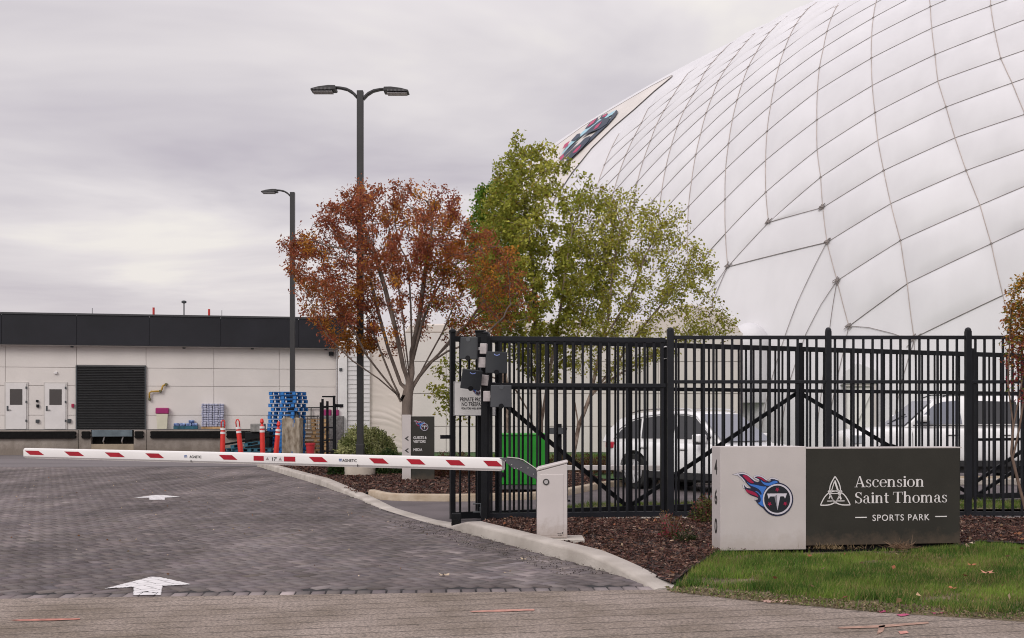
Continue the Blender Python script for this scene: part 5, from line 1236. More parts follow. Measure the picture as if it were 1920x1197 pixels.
for xa, xb, sl in ((50, 87, 9), (124, 162, 9), (200, 238, 9), (276, 311.5, 9), (413.5, 449, 9), (582, 618, 10), (695, 732, 10), (764.5, 801, 10), (838, 875.5, 10), (908.5, 945.5, 10)):
    sl = (xb - xa) * .3
    m = MB(); m.add([on_arm(xa + sl * .9, zs2), on_arm(xb, zs2), on_arm(xb - sl, zs1), on_arm(xa, zs1)], [(0, 1, 2, 3)]); m.build('red_stripe', M_red, arm)
for xa, xb, mm2 in ((479, 498, M_red), (536, 557, M_red), (498.3, 535.7, M_ltr)): MB().add([on_arm(xa, -.032), on_arm(xb, -.032), on_arm(xb, .034), on_arm(xa, .034)], [(0, 1, 2, 3)]).build('height_label', mm2, arm)
fr_ = dirx
def arm_text(body, px, dz, size, m_, sx=1.0, bold=0.0): return text(body, size, m_, arm, plane_M(on_arm(px, dz, .003), dirx), 'lettering', sx, bold, ext=.0003)
arm_text("17'", 517.5, -.026, .066, M_ltrd, 1.2, .0015)
for px in (505, 529): MB().add([on_arm(px - 3.2, -.02, .003), on_arm(px + 3.2, -.02, .003), on_arm(px, .022, .003)], [(0, 1, 2)]).build('warning_triangle', mat('grey_symbol', (.28, .24, .24), .5, .1, 4), arm)
for px in (369.5, 658): arm_text('AGNETIC', px + 1, -.016, .052, M_ltrd, 1.05, .0006); arm_text('m', px - (17.5 if px < 500 else 16), -.013, .075, mat('brand_blue', (.03, .09, .30), .4, .1, 4), 1.0, .001)
# rubber lip and hinge joints under the arm
for px in (362, 674): MB().add([on_arm(px - .7, -.079, .004), on_arm(px + .7, -.079, .004), on_arm(px + .7, -.045, .004), on_arm(px - .7, -.045, .004)], [(0, 1, 2, 3)]).build('joint_clip', M_ltrd, arm)
m = MB(); a_ = on_arm(49, -.078); b_ = on_arm(940, -.078); m.bar(a_ - dfront, b_ - dfront, .03, .012); m.build('rubber_edge', M_offwhite, arm)
# dark bracket bent down from arm to cabinet
m = MB(); zz1 = lambda px, y: Vector(((px - 960) * 12.74 / F, 12.74, H + (HZ - y) * 12.74 / F)) - off
bp_ = [(936, 859), (951, 858.5), (972, 861), (981, 865), (1006, 881), (1006, 899), (992, 893), (971, 880.5), (962, 879), (955, 873), (947, 866)]
poly = [(zz1(x, y).x, zz1(x, y).z) for x, y in bp_]
m.prism(poly, zz1(960, 860).y - .025, zz1(960, 860).y + .02); m.build('arm_bracket', mat('bracket_grey', (.075, .075, .085), .5, .1, 5), br, bevel=.004)
for x, y in ((948, 864), (959.5, 871.5), (965, 878), (970.5, 879), (977, 877), (990, 877.5), (1000, 889)): MB().lathe([(.0065, -.006), (.0065, .0)], tuple(zz1(x, y) + Vector((0, -.026, 0))), 8, axis='Y').build('bolt', M_silver, br)
m = MB(); tp = [(951, 857.5), (972, 859.5), (982, 863), (1006, 879.5)]
for i in range(3):
    a, b = zz1(*tp[i]), zz1(*tp[i + 1]); m.bar(a, b, .07, .008)
m.build('bracket_flange', M_offwhite, br)

# ================================================================== wayfinding sign
wD = 24.8; wx0 = (754 - 960) * wD / F; wx1 = (770.5 - 960) * wD / F; wx2 = (814 - 960) * wD / F
t_ = thing('directional_sign', 'slim charcoal and white directional sign for guests, visitors and media', 'sign', (wx0, wD, .06))
zz2 = lambda y: H + (HZ - y) * wD / F - .06
ws = MB().box(0, wx1 - wx0, -.02, .14, zz2(902), zz2(778)).build('white_strip', M_offwhite, t_, bevel=.006)
wc = MB().box(wx1 - wx0 + .003, wx2 - wx0, 0, .12, 0, zz2(781)).build('charcoal_panel', M_charcoal, t_, bevel=.006)
MB().box(.01, wx1 - wx0, .01, .11, -.02, zz2(902) - .003).build('foot', M_black2, t_)
for y in (822.5, 845): polys_mesh('arrow_mark', [([(-.045, 0), (.03, .055), (.055, .04), (.0, 0), (.055, -.04), (.03, -.055)], 0)], [M_ltrd], ws, plane_M(((wx1 - wx0) * .52, -.02, zz2(y)), (1, 0, 0)), .001, .002)
ux = lambda x: (x - 754) * wD / F
emblem(wc, plane_M((ux(791), 0, zz2(799)), (1, 0, 0)), .00031)
text('GUESTS &', .088, M_ltr, wc, plane_M((ux(775), -.003, zz2(823.4)), (1, 0, 0)), 'lettering', .80, .0010, 'LEFT')
text('VISITORS', .088, M_ltr, wc, plane_M((ux(775), -.003, zz2(830.6)), (1, 0, 0)), 'lettering', .80, .0010, 'LEFT')
text('MEDIA', .088, M_ltr, wc, plane_M((ux(775), -.003, zz2(846)), (1, 0, 0)), 'lettering', .80, .0010, 'LEFT')

# ================================================================== private property sign on the gate
pD = gate_pt(889).y - .09; px0, px1 = gs(848.5), gs(930.5); zq0, zq1 = gz(889, 780), gz(889, 716.5)
sg = thing('warning_sign', 'white private property no trespassing sign fixed to the gate', 'sign', GA + Vector((0, 0, 0)), ga)
pl = MB().box(px0 + .0, px1 - .03, -.062, -.052, zq0, zq1).build('sign_plate', M_white, sg, bevel=.002)
for (a, b, c, d) in ((px0, px1 - .03, zq1 - .008, zq1 - .003), (px0, px1 - .03, zq0 + .003, zq0 + .008)): MB().box(a + .004, b - .004, -.0645, -.063, c, d).build('border_line', M_navy, pl)
for a in (px0 + .004, px1 - .039): MB().box(a, a + .005, -.0645, -.063, zq0 + .004, zq1 - .004).build('border_line', M_navy, pl)
xm = (px0 + px1) / 2; zh = zq1 - zq0
emblem(pl, plane_M((xm, -.0625, zq1 - zh * .29), (1, 0, 0)), .00014, halo=False)
text('PRIVATE PROPERTY', .082, M_ltrd, pl, plane_M((xm, -.064, zq0 + zh * .425), (1, 0, 0)), 'lettering', .70, .0013, ext=.0004)
text('NO TRESPASSING', .082, M_ltrd, pl, plane_M((xm, -.064, zq0 + zh * .285), (1, 0, 0)), 'lettering', .70, .0013, ext=.0004)
text('VIOLATORS WILL BE PROSECUTED', .040, M_ltrd, pl, plane_M((xm, -.064, zq0 + zh * .19), (1, 0, 0)), 'lettering', .74, .001, ext=.0004)
# ---- antenna / reader panels on the post
def reader(label, x0, x1, y0, y1, D, yaw, tilt, shade, logo, side):
    w_, h_ = (x1 - x0) * D / F, (y1 - y0) * D / F
    t_ = thing('gate_reader', label, 'card reader', W((x0 + x1) / 2, (y0 + y1) / 2, D), R(yaw), 'square reader panels on the gate post'); t_.rotation_euler.x = R(tilt[0]); t_.rotation_euler.y = R(tilt[1])
    m_ = mat('reader_' + shade[0], shade[1], .5, .08, 6)
    ww = w_ / max(.6, math.cos(R(yaw))); pts = []
    for i in range(9):
        u = i / 8; pts.append((-ww / 2 + ww * u, -.025 - .02 * math.sin(math.pi * u)))
    pts += [(ww / 2, .02), (-ww / 2, .02)]
    m = MB(); k = len(pts); vv = [Vector((x, y, -h_ / 2)) for x, y in pts] + [Vector((x * .97, y, h_ / 2)) for x, y in pts]
    m.add(vv, [(i, (i + 1) % k, k + (i + 1) % k, k + i) for i in range(k)] + [tuple(range(k))[::-1], tuple(range(k, 2 * k))]); m.build('housing', m_, t_, bevel=.008)
    MB().lathe([(.035, -.050), (.037, -.046)], (0, 0, -h_ / 2 + .015), 18, axis='Y').build('cable_notch', M_black, t_)
    if logo: polys_mesh('logo_mark', [(stroke([(-.038, .012), (-.03, .0), (0, -.008), (.03, .0), (.038, .012)], .010), 0)], [mat('pale_blue_ink', (.25, .33, .72), .4, .1, 4)], t_, plane_M((0, -.0485, h_ / 2 - .045), (1, 0, 0)), .001, .001)
    else: MB().lathe([(.032, -.0485), (.034, -.046)], (0, 0, h_ / 2 - .03), 18, axis='Y').build('blank_cap', mat('cap_grey', (.075, .08, .09), .5, .1, 5), t_)
    MB().box(min(0, side * .22), max(0, side * .22), .03, .06, -.02, .02).build('mount_arm', M_silver, t_)
    MB().box(side * .20 - .05, side * .20 + .05, .025, .08, -.075, .075).build('clamp_plate', mat('clamp_grey', (.42, .38, .38), .5, .2, 12), t_, bevel=.01)
rdD = 15.1
reader('upper left reader panel, blank grey and turned aside', 863, 896, 633, 674, rdD, -18, (0, 2), ('slate', (.034, .037, .042)), False, 1)
reader('upper right reader panel with a blue smile shaped mark', 910.5, 951, 660, 700.5, rdD, 6, (0, 1), ('coal', (.018, .021, .026)), True, -1)
reader('lower left reader panel with a blue mark, tilted above the sign', 865, 903, 693, 730, rdD, 10, (12, 6), ('coal', (.018, .021, .026)), True, 1)
reader('lower right reader panel, plain grey without a mark', 919.5, 959.5, 722.5, 764, rdD, 4, (0, 0), ('ash', (.052, .055, .063)), False, -1)
t_ = thing('reader_mast', 'slim black mast that carries the four reader panels', 'mast', ((908 - 960) * 15.28 / F, 15.28, 0))
MB().box(-.045, .045, -.045, .045, 0, z_of(626, 15.28)).build('post', M_black, t_, bevel=.005); MB().box(-.12, .12, -.10, .10, 0, .03).build('base_plate', M_black, t_); MB().box(-.05, .05, -.05, .05, z_of(626, 15.28) + .002, z_of(624, 15.28)).build('cap', M_black, t_)
for z_ in (.16, .28): MB().tube([(-.16, -.03, z_), (-.05, -.03, z_), (-.03, -.03, z_ - .2 if z_ > .2 else 0.05)], .012, 6).build('conduit', M_dkgrey, t_)

# ================================================================== green planter box, small reader post
gD = 3000 / 145.; t_ = thing('green_bin', 'bright green square bin on a grey base behind the fence', 'bin', ((983.5 - 960) * gD / F, gD + .4, .0), R(-3))
hw_ = 46.5 * gD / F; zt_ = H + (HZ - 813) * gD / F; zb_ = H + (HZ - 909) * gD / F
M_grn = mat('bright_green_plastic', (.012, .24, .016), .4, .1, 4)
MB().box(-hw_ + .01, hw_ - .01, -.42, .42, zb_, zt_ - .04).build('body', M_grn, t_, bevel=.01)
MB().box(-hw_, hw_, -.44, .44, zt_ - .038, zt_).build('rim', mat('pale_green_rim', (.05, .33, .05), .4, .1, 4), t_, bevel=.01)
MB().box(-hw_ + .04, hw_ - .04, -.40, .40, 0.12, zb_ - .003).build('base', mat('base_grey', (.10, .095, .10), .8, .2, 5), t_, bevel=.01)
for x in (-.25, 0, .25): MB().box(x - .004, x + .004, -.424, -.4205, zb_ + .01, zt_ - .05).build('seam', mat('seam_green', (.006, .2, .008), .5, .1, 4), t_)
MB().box(-hw_ + .05, -hw_ + .11, -.45, -.42, zb_ + .16, zb_ + .24).build('latch', M_black, t_)
t_ = thing('card_reader_post', 'black post with a small dark reader box right of the green bin', 'reader post', ((1047.5 - 960) * 20 / F, 20, 0))
MB().box(-.055, .055, -.05, .05, 0, H + (HZ - 795) * 20 / F).build('post', M_black, t_, bevel=.006); MB().prism([(-.18, .0), (.13, .0), (.155, .12), (-.19, .12)], -.16, -.06).build('reader_box', mat('box_grey', (.055, .06, .065), .5, .1, 5), t_).location = (0, 0, H + (HZ - 814) * 20 / F)
# ================================================================== vehicles
M_car = mat('white_car_paint', (.79, .785, .79), .25, .02, 1, coat=.6); M_tint = glass('tinted_glass', (.018, .018, .022), .05); M_ws = glass('windscreen_glass', (.16, .17, .21), .04, .9)
M_tyre = mat('tyre_rubber', (.012, .012, .012), .8, .2, 20); M_rim = mat('alloy_rim', (.62, .61, .63), .35, .08, 6, metal=.1); M_clad = mat('black_cladding', (.016, .016, .018), .6, .1, 6); M_chrome = mat('chrome_trim', (.6, .6, .6), .15, .05, 5, metal=.9); M_tail = mat('red_tail_lens', (.42, .01, .03), .2, .1, 9)
def loft(stations, prof, name, m, parent, sub=2):
    """stations along x: each a dict for prof() giving half section points from the bottom centre to the top centre"""
    rings = [prof(s) for s in stations]; K = len(rings[0]); vs_ = []
    for r_ in rings:
        for p in r_: vs_.append(p)
        for p in r_[::-1][1:-1]: vs_.append((p[0], -p[1], p[2]))
    n = 2 * K - 2; fs_ = []
    for i in range(len(rings) - 1):
        for k in range(n): fs_.append((i * n + k, i * n + (k + 1) % n, (i + 1) * n + (k + 1) % n, (i + 1) * n + k))
    fs_.append(tuple(range(n))[::-1]); fs_.append(tuple((len(rings) - 1) * n + k for k in range(n)))
    o = mobj(name, vs_, fs_, m, parent, smooth=True)
    bm = bmesh.new(); bm.from_mesh(o.data); bmesh.ops.recalc_face_normals(bm, faces=bm.faces); bm.to_mesh(o.data); bm.free()
    s = o.modifiers.new('s', 'SUBSURF'); s.levels = s.render_levels = sub
    return o
def bake(o, cutters=()):
    for c in cutters:
        b = o.modifiers.new('c', 'BOOLEAN'); b.operation = 'DIFFERENCE'; b.solver = 'EXACT'; b.object = c
    dg = bpy.context.evaluated_depsgraph_get(); dg.update(); me = bpy.data.meshes.new_from_object(o.evaluated_get(dg))
    o.modifiers.clear(); o.data = me
    for c in cutters: bpy.data.objects.remove(c)
    me.polygons.foreach_set('use_smooth', [True] * len(me.polygons)); me.set_sharp_from_angle(angle=R(40))
def wheel(parent, x, y, r, side, spokes=10):
    wh = bpy.data.objects.new('wheel', None)
    w_ = .24; m = MB(); m.lathe([(r * .66, -w_ / 2), (r * .93, -w_ / 2), (r, -w_ * .38), (r, w_ * .38), (r * .93, w_ / 2), (r * .66, w_ / 2)], (0, 0, 0), 36, axis='Y')
    wh = m.build('wheel', M_tyre, parent, auto=True); wh.location = (x, y, r)
    f = side * w_ * .52
    rm = MB(); rm.lathe([(r * .67, -.02), (r * .67, .02), (r * .60, .02), (r * .60, -.02), (r * .66, -.02)], (0, f, 0), 36, axis='Y')
    for i in range(spokes):
        a = 2 * math.pi * i / spokes; rm.bar((0, f, 0), (math.cos(a) * r * .62, f, math.sin(a) * r * .62), .035, .05, up=(0, 1, 0))
    rm.lathe([(.07, -.03), (.07, .03)], (0, f, 0), 16, axis='Y'); rm.build('rim', M_rim, wh)
    MB().lathe([(r * .6, -.01), (r * .6, .01)], (0, f - side * .012, 0), 24, axis='Y').build('brake_disc', M_clad, wh)
def vehicle(name, label, cat, loc, yaw, P):
    t_ = thing(name, label, cat, loc, yaw)
    hwd = P['w'] / 2
    def prof(s):
        x, zb, zt, k = s; h_ = zt - zb
        return [(x, 0, zb), (x, hwd * k * .80, zb), (x, hwd * k * .955, zb + .05 * h_), (x, hwd * k, zb + .35 * h_), (x, hwd * k * .995, zb + .70 * h_), (x, hwd * k * .955, zt - .07 * h_), (x, hwd * k * .86, zt - .012), (x, 0, zt + .015)]
    body = loft(P['stations'], prof, 'body', M_car, t_)
    cut = []
    for x in P['axles']:
        for s in (-1, 1):
            c = MB(); c.lathe([(P['arch'], 0), (P['arch'], .42)], (0, 0, 0), 40, axis='Y'); co = c.build('cut', M_clad); co.matrix_world = t_.matrix_world; co.parent = t_; co.location = (x, (hwd - .30) if s > 0 else -(hwd + .12), P['r'] + .02); cut.append(co)
    bpy.context.view_layer.update(); bake(body, cut)
    for x in P['axles']:
        for s in (-1, 1):
            MB().lathe([(P['arch'] + .03, 0), (P['arch'] + .03, .05)], (x, s * (hwd - .32) - .025, P['r'] + .02), 30, axis='Y').build('wheel_well', M_clad, body)
            wheel(t_, x, s * (hwd - .13), P['r'], s, P.get('sp', 10))
    # cabin
    c = P['cab']; zs_, zr_ = P['zs'], P['zr']; wb_, wt_ = hwd * .90, hwd * .70
    hwz = lambda z: wb_ + (wt_ - wb_) * ((z - zs_) / (zr_ - zs_)) ** 1.15 if z > zs_ else wb_
    vs_, fs_ = [], []; n = len(c)
    for (x, z) in c: vs_ += [(x, hwz(z), z), (x, -hwz(z), z)]
    for i in range(n - 1): fs_.append((2 * i, 2 * i + 1, 2 * i + 3, 2 * i + 2))
    tri = tessellate_polygon([[Vector((x, z, 0)) for x, z in c]])
    fs_ += [tuple(2 * i for i in t) for t in tri] + [tuple(2 * i + 1 for i in t[::-1]) for t in tri] + [(0, 1, 2 * n - 1, 2 * n - 2)]
    cabin = mobj('cabin', vs_, fs_, M_car, t_); bm = bmesh.new(); bm.from_mesh(cabin.data); bmesh.ops.recalc_face_normals(bm, faces=bm.faces); bm.to_mesh(cabin.data); bm.free()
    b = cabin.modifiers.new('b', 'BEVEL'); b.width = .055; b.segments = 4; b.limit_method = 'ANGLE'; b.angle_limit = R(30); bake(cabin)
    for s in (-1, 1):
        for (wn, m_) in P['windows']:
            off_ = .010; vs_ = [(x, s * (hwz(z) + off_), z) for x, z in wn] + [(x, s * (hwz(z) - .01), z) for x, z in wn]; k = len(wn)
            tri = tessellate_polygon([[Vector((x, z, 0)) for x, z in wn]])
            o = mobj('side_window', vs_, [tuple(t) for t in tri] + [(i, (i + 1) % k, k + (i + 1) % k, k + i) for i in range(k)], M_tint if m_ == 0 else M_ws, t_)
        MB().tube([(x, s * (hwz(z) + .014), z) for x, z in P['line']], .011, 6).build('window_trim', M_clad if P.get('dark') else M_chrome, t_)
        for x, z in P['handles']:
            MB().box(x - .12, x + .12, -.02, .02, z - .015, z + .02, bev=.008).build('door_handle', M_car, t_).location = (0, s * (hwd * .99 + .01), 0)
            MB().box(x - .125, x + .125, -.01, .006, z - .03, z - .015).build('handle_shadow_gap', M_clad, t_).location = (0, s * (hwd * .99), 0)
        mxx, mz = P['mirror']
        mr = MB().box(-.10, .10, -.13, .13, -.08, .09, bev=.04).build('mirror', M_car, t_); mr.location = (mxx, s * (hwd + .10), mz)
        MB().box(-.05, .05, -.14, .06, -.12, -.075).build('mirror_foot', M_clad, mr)
        for x in P['seams']:
            MB().tube([(x, s * (hwd * .97), P['zsill'] + .05), (x + .015, s * (hwd * 1.002), P['zsill'] + .25), (x + .02, s * (hwd * 1.0), zs_ - .22), (x + .02, s * (hwd * .93), zs_ - .05)], .006, 5).build('door_seam', M_clad, t_)
        MB().box(P['axles'][0] + P['arch'], P['axles'][1] - P['arch'], -.05, .03, P['zsill'] - .14, P['zsill']).build('sill_cladding', M_clad, t_).location = (0, s * (hwd * .93), 0)
        if 'rail' in P: MB().tube([(x, s * (wt_ - .03), z) for x, z in P['rail']], .018, 6).build('roof_rail', M_clad if P.get('dark') else M_chrome, t_)
        for (x, z, dx, dz, m_) in P['lamps']:
            MB().box(-dx / 2, dx / 2, -.09, .012, -dz / 2, dz / 2, bev=.01).build('tail_lamp' if m_ else 'head_lamp', M_tail if m_ else mat('lamp_lens', (.4, .42, .45), .1, .1, 5), t_).location = (x, s * (hwd * .945), z) if s > 0 else (x, s * hwd * .945 + .08, z)
    (xa, za), (xb, zb2) = P['ws']
    mk = lambda x, z, f, e: (x + e, f * hwz(z), z + e * .6)
    vs_ = [mk(xa, za, -.93, .012), mk(xa, za, .93, .012), mk(xb, zb2, .95, .012), mk(xb, zb2, -.95, .012)]
    if P.get('flip'): pass
    mobj('windscreen', vs_, [(0, 1, 2, 3)], M_ws, t_)
    MB().bar((xb - .02, -.5, zb2 + .03), (xb - .25, .15, zb2 + .27), .02, .02).build('wiper', M_clad, t_)
    MB().box(P['stations'][0][0] + .15, P['stations'][-1][0] - .15, -hwd * .8, hwd * .8, .20, P['zsill'] - .05).build('underbody', M_clad, t_)
    fx_ = P['stations'][-1][0]; MB().box(fx_ - .08, fx_ + .02, -hwd * .62, hwd * .62, .42, .62, bev=.02).build('grille', M_clad, t_)
    rx_ = P['stations'][0][0]; MB().box(rx_ - .015, rx_ + .06, -.26, .26, .62, .76).build('number_plate', M_ltr, t_)
    return t_
SUV = dict(w=1.88, r=.375, arch=.43, axles=(-1.36, 1.40), zs=1.02, zr=1.66, zsill=.40,
    stations=[(-2.28, .46, .86, .80), (-2.22, .34, 1.02, .90), (-1.95, .30, 1.06, .97), (-1.2, .26, 1.05, 1.0), (0, .25, 1.03, 1.0), (.8, .25, 1.03, 1.0), (1.15, .26, 1.00, .995), (1.7, .28, .95, .97), (2.10, .31, .88, .88), (2.30, .36, .76, .74), (2.34, .42, .66, .66)],
    cab=[(-2.40, .98), (-2.30, 1.22), (-1.96, 1.50), (-1.44, 1.62), (-0.74, 1.665), (-0.14, 1.655), (0.18, 1.60), (0.94, .99)],
    windows=[([(-1.96, 1.07), (-1.86, 1.24), (-1.56, 1.44), (-1.32, 1.50), (-1.26, 1.08)], 0), ([(-1.21, 1.08), (-1.26, 1.51), (-0.74, 1.565), (-0.34, 1.57), (-0.34, 1.09)], 0), ([(-0.27, 1.09), (-0.27, 1.57), (-0.06, 1.56), (0.16, 1.52), (0.66, 1.12), (0.61, 1.08)], 0)],
    line=[(-2.02, 1.05), (-1.90, 1.27), (-1.58, 1.475), (-1.19, 1.555), (-0.64, 1.60), (-0.09, 1.59), (0.20, 1.54), (0.74, 1.10)], handles=[(-1.06, .90), (0.01, .88)], mirror=(0.54, 1.10), seams=(-1.18, -.28, .85), rail=[(-1.74, 1.60), (-1.44, 1.675), (-0.64, 1.715), (-0.04, 1.69), (0.11, 1.64)],
    lamps=[(-2.12, .92, .22, .12, 1), (2.02, .74, .30, .12, 0)], ws=((.22, 1.585), (.92, 1.04)))
yaw = R(-50); D_ = 22.75; wp = Vector(((1187 - 960) * D_ / F, D_, 0)); lc = Vector((-1.36, -.94, 0)); ctr = wp - Matrix.Rotation(yaw, 3, 'Z') @ lc
vehicle('parked_car', 'white parked crossover car with tinted rear glass seen through the gate', 'car', ctr, yaw, SUV)
TRK = dict(w=2.02, r=.41, arch=.47, axles=(-1.78, 1.78), zs=1.30, zr=2.02, zsill=.50, dark=True, sp=12,
    stations=[(-2.75, .62, 1.05, .86), (-2.70, .52, 1.28, .95), (-2.3, .42, 1.33, .99), (-1.0, .38, 1.32, 1.0), (.6, .38, 1.31, 1.0), (1.25, .38, 1.32, 1.0), (1.6, .40, 1.30, .995), (2.2, .42, 1.27, .985), (2.55, .46, 1.20, .93), (2.66, .52, 1.06, .88), (2.68, .56, .95, .84)],
    cab=[(-2.66, 1.28), (-2.50, 1.95), (-2.2, 2.0), (-1.2, 2.04), (.2, 2.03), (.62, 1.94), (1.38, 1.28)],
    windows=[([(-2.40, 1.38), (-2.32, 1.86), (-1.55, 1.90), (-1.50, 1.38)], 0), ([(-1.35, 1.38), (-1.30, 1.90), (-.10, 1.93), (-.18, 1.37)], 0), ([(.02, 1.37), (.06, 1.93), (.42, 1.90), (.62, 1.84), (1.10, 1.42), (1.05, 1.36)], 1)],
    line=[(-2.4, 1.33), (-.1, 1.33), (1.18, 1.34)], handles=[(-.95, 1.12), (.28, 1.12)], mirror=(.98, 1.50), seams=(-1.42, -.06, 1.2), rail=[(-2.3, 2.02), (-2.1, 2.09), (.2, 2.09), (.4, 2.02)],
    lamps=[(-2.6, 1.15, .14, .35, 1), (2.5, 1.0, .26, .2, 0)], ws=((.66, 1.93), (1.36, 1.33)))
D_ = 26.3; fxw = (1668 - 960) * (D_ - .9) / F
vehicle('parked_truck', 'large white parked utility vehicle facing left behind the right end of the fence', 'truck', (fxw + 1.78, D_, .0), R(180 - 2), TRK)
o = MB().box(0, 16, -.12, .12, 0, .14).build('curb', M_conc, None, bevel=.02); o.location = (3.5, 24.1, 0); tag(o, 'long straight kerb in front of the large white utility vehicle', 'curb')
# sapling stakes / red-brown post line etc. kept out: hidden by the fence

# ================================================================== plants
M_leaf = vmat('leaf_surface', .6, .42, 1.6, .22, .3)
M_bark = mat('grey_brown_bark', (.16, .125, .105), .9, .35, 9, .8, 35, stretch=(1, 1, .25)); M_birch = mat('flaky_birch_bark', (.22, .13, .085), .9, .6, 12, .8, 30, col2=(.42, .33, .27), stretch=(1, 1, .5)); M_twig = mat('twig_bark', (.15, .10, .075), .85, .3, 8)
def grow(limbs, att, infl=1.2, kill=.28, step=.14, iters=110):
    pos, par = [], []
    for L_ in limbs:
        L_ = [np.array(p, float) for p in L_]; prev = -1
        if pos:
            d = [np.linalg.norm(p - L_[0]) for p in pos]; prev = int(np.argmin(d))
        if prev == -1: pos.append(L_[0]); par.append(-1); prev = 0
        for i in range(len(L_) - 1):
            n_ = max(1, int(np.linalg.norm(L_[i + 1] - L_[i]) / step))
            for k in range(1, n_ + 1):
                pos.append(L_[i] + (L_[i + 1] - L_[i]) * k / n_); par.append(prev); prev = len(pos) - 1
    att = np.array(att); best = np.full(len(att), 1e9); who = np.zeros(len(att), int); alive = np.ones(len(att), bool); done = 0
    for it in range(iters):
        new = np.array(pos[done:]);
        if len(new):
            D_ = np.linalg.norm(att[:, None, :] - new[None], axis=2); m_ = D_.min(1); a_ = D_.argmin(1) + done; u_ = m_ < best; best[u_] = m_[u_]; who[u_] = a_[u_]
        done = len(pos); alive &= best > kill
        act = alive & (best < infl * (3.0 if it < 4 else 1.5))
        if not act.any(): break
        ids = np.unique(who[act]); grew = 0
        for i in ids:
            s_ = act & (who == i); d = att[s_] - pos[i]; d /= np.linalg.norm(d, axis=1)[:, None] + 1e-9; v = d.mean(0) + rng.normal(0, .12, 3); v /= np.linalg.norm(v) + 1e-9
            pos.append(pos[i] + v * step); par.append(int(i)); grew += 1
        if not grew: break
    return np.array(pos), np.array(par)
def tree_mesh(name, pos, par, m, parent, rt, rleaf=.005, sides=6, ex=2.2):
    n = len(pos); ch = [[] for _ in range(n)]
    for i, p in enumerate(par):
        if p >= 0: ch[p].append(i)
    r_ = np.zeros(n)
    for i in range(n - 1, -1, -1): r_[i] = max(rleaf, sum(r_[c] ** ex for c in ch[i]) ** (1 / ex) if ch[i] else rleaf)
    sc = rt / r_[0]; w_ = np.clip((r_ - rleaf) / (r_[0] - rleaf + 1e-9), 0, 1); rr = r_ * (1 + (sc - 1) * w_ ** .8)
    th = 2 * np.pi * np.arange(sides) / sides; V = np.zeros((n, sides, 3))
    for i in range(n):
        p = par[i]; c = ch[i][0] if ch[i] else -1
        d = (pos[i] - pos[p] if p >= 0 else (pos[c] - pos[i]))
        if c >= 0 and p >= 0: d = d + (pos[c] - pos[i]) * .5
        d = d / (np.linalg.norm(d) + 1e-9); a = np.cross(d, (1, .13, 0)); a /= np.linalg.norm(a) + 1e-9; b = np.cross(d, a)
        V[i] = pos[i] + rr[i] * (np.cos(th)[:, None] * a + np.sin(th)[:, None] * b)
    Fc = []
    for i in range(n):
        p = par[i]
        if p < 0: continue
        for k in range(sides): Fc.append((p * sides + k, p * sides + (k + 1) % sides, i * sides + (k + 1) % sides, i * sides + k))
    o = mobj(name, V.reshape(-1, 3), np.array(Fc), m, parent, smooth=True)
    tips = [i for i in range(n) if rr[i] < rleaf * 2.6]
    return o, np.array(tips), rr
def clump(tp, of, s, seed, cut_):
    vox = np.round((tp + of) / .15).astype(int); _, ui = np.unique(vox, axis=0, return_index=True); tp = tp[ui]
    v = vnoise(tp + of, s, seed) + .6 * vnoise(tp + of, s * 2.3, seed + 1); tp = tp[v > cut_]; v = v[v > cut_]
    return np.repeat(tp, 1 + (v > cut_ + .5) + (v > cut_ + 1.0), 0)
def leaves(name, pos, cnt, spread, smin, smax, colf, parent, wr=.62, hang=.3, fold=.12, m=None):
    n = len(pos) * cnt; P = np.repeat(pos, cnt, 0) + rng.normal(0, spread, (n, 3)); d = rand_dirs(n, .8); d[:, 2] -= hang; d /= np.linalg.norm(d, axis=1)[:, None]; b = perp(d)
    s_ = rng.uniform(smin, smax, n); return quads(name, P, s_, s_ * wr, d, b, colf(P), m or M_leaf, parent, fold)
def att_poly(poly, D, n, depth, cpx, seed, thr=-.2, ns=1.1):
    """random targets inside an outline given at distance D, thickened in depth, with gaps"""
    P = rand_in([(x, -y) for x, y in poly], n); P[:, 1] *= -1
    a = np.array(poly); hx = (a[:, 0].max() - a[:, 0].min()) / 2; hy = (a[:, 1].max() - a[:, 1].min()) / 2
    e_ = np.clip(((P[:, 0] - cpx[0]) / hx) ** 2 + ((P[:, 1] - cpx[1]) / hy) ** 2, 0, .92)
    y = rng.uniform(-1, 1, n) * depth * np.sqrt(1 - e_)
    Q = np.column_stack([(P[:, 0] - 960) * D / F, D + y, H + (HZ - P[:, 1]) * D / F])
    return Q[vnoise(Q, ns, seed) > thr]

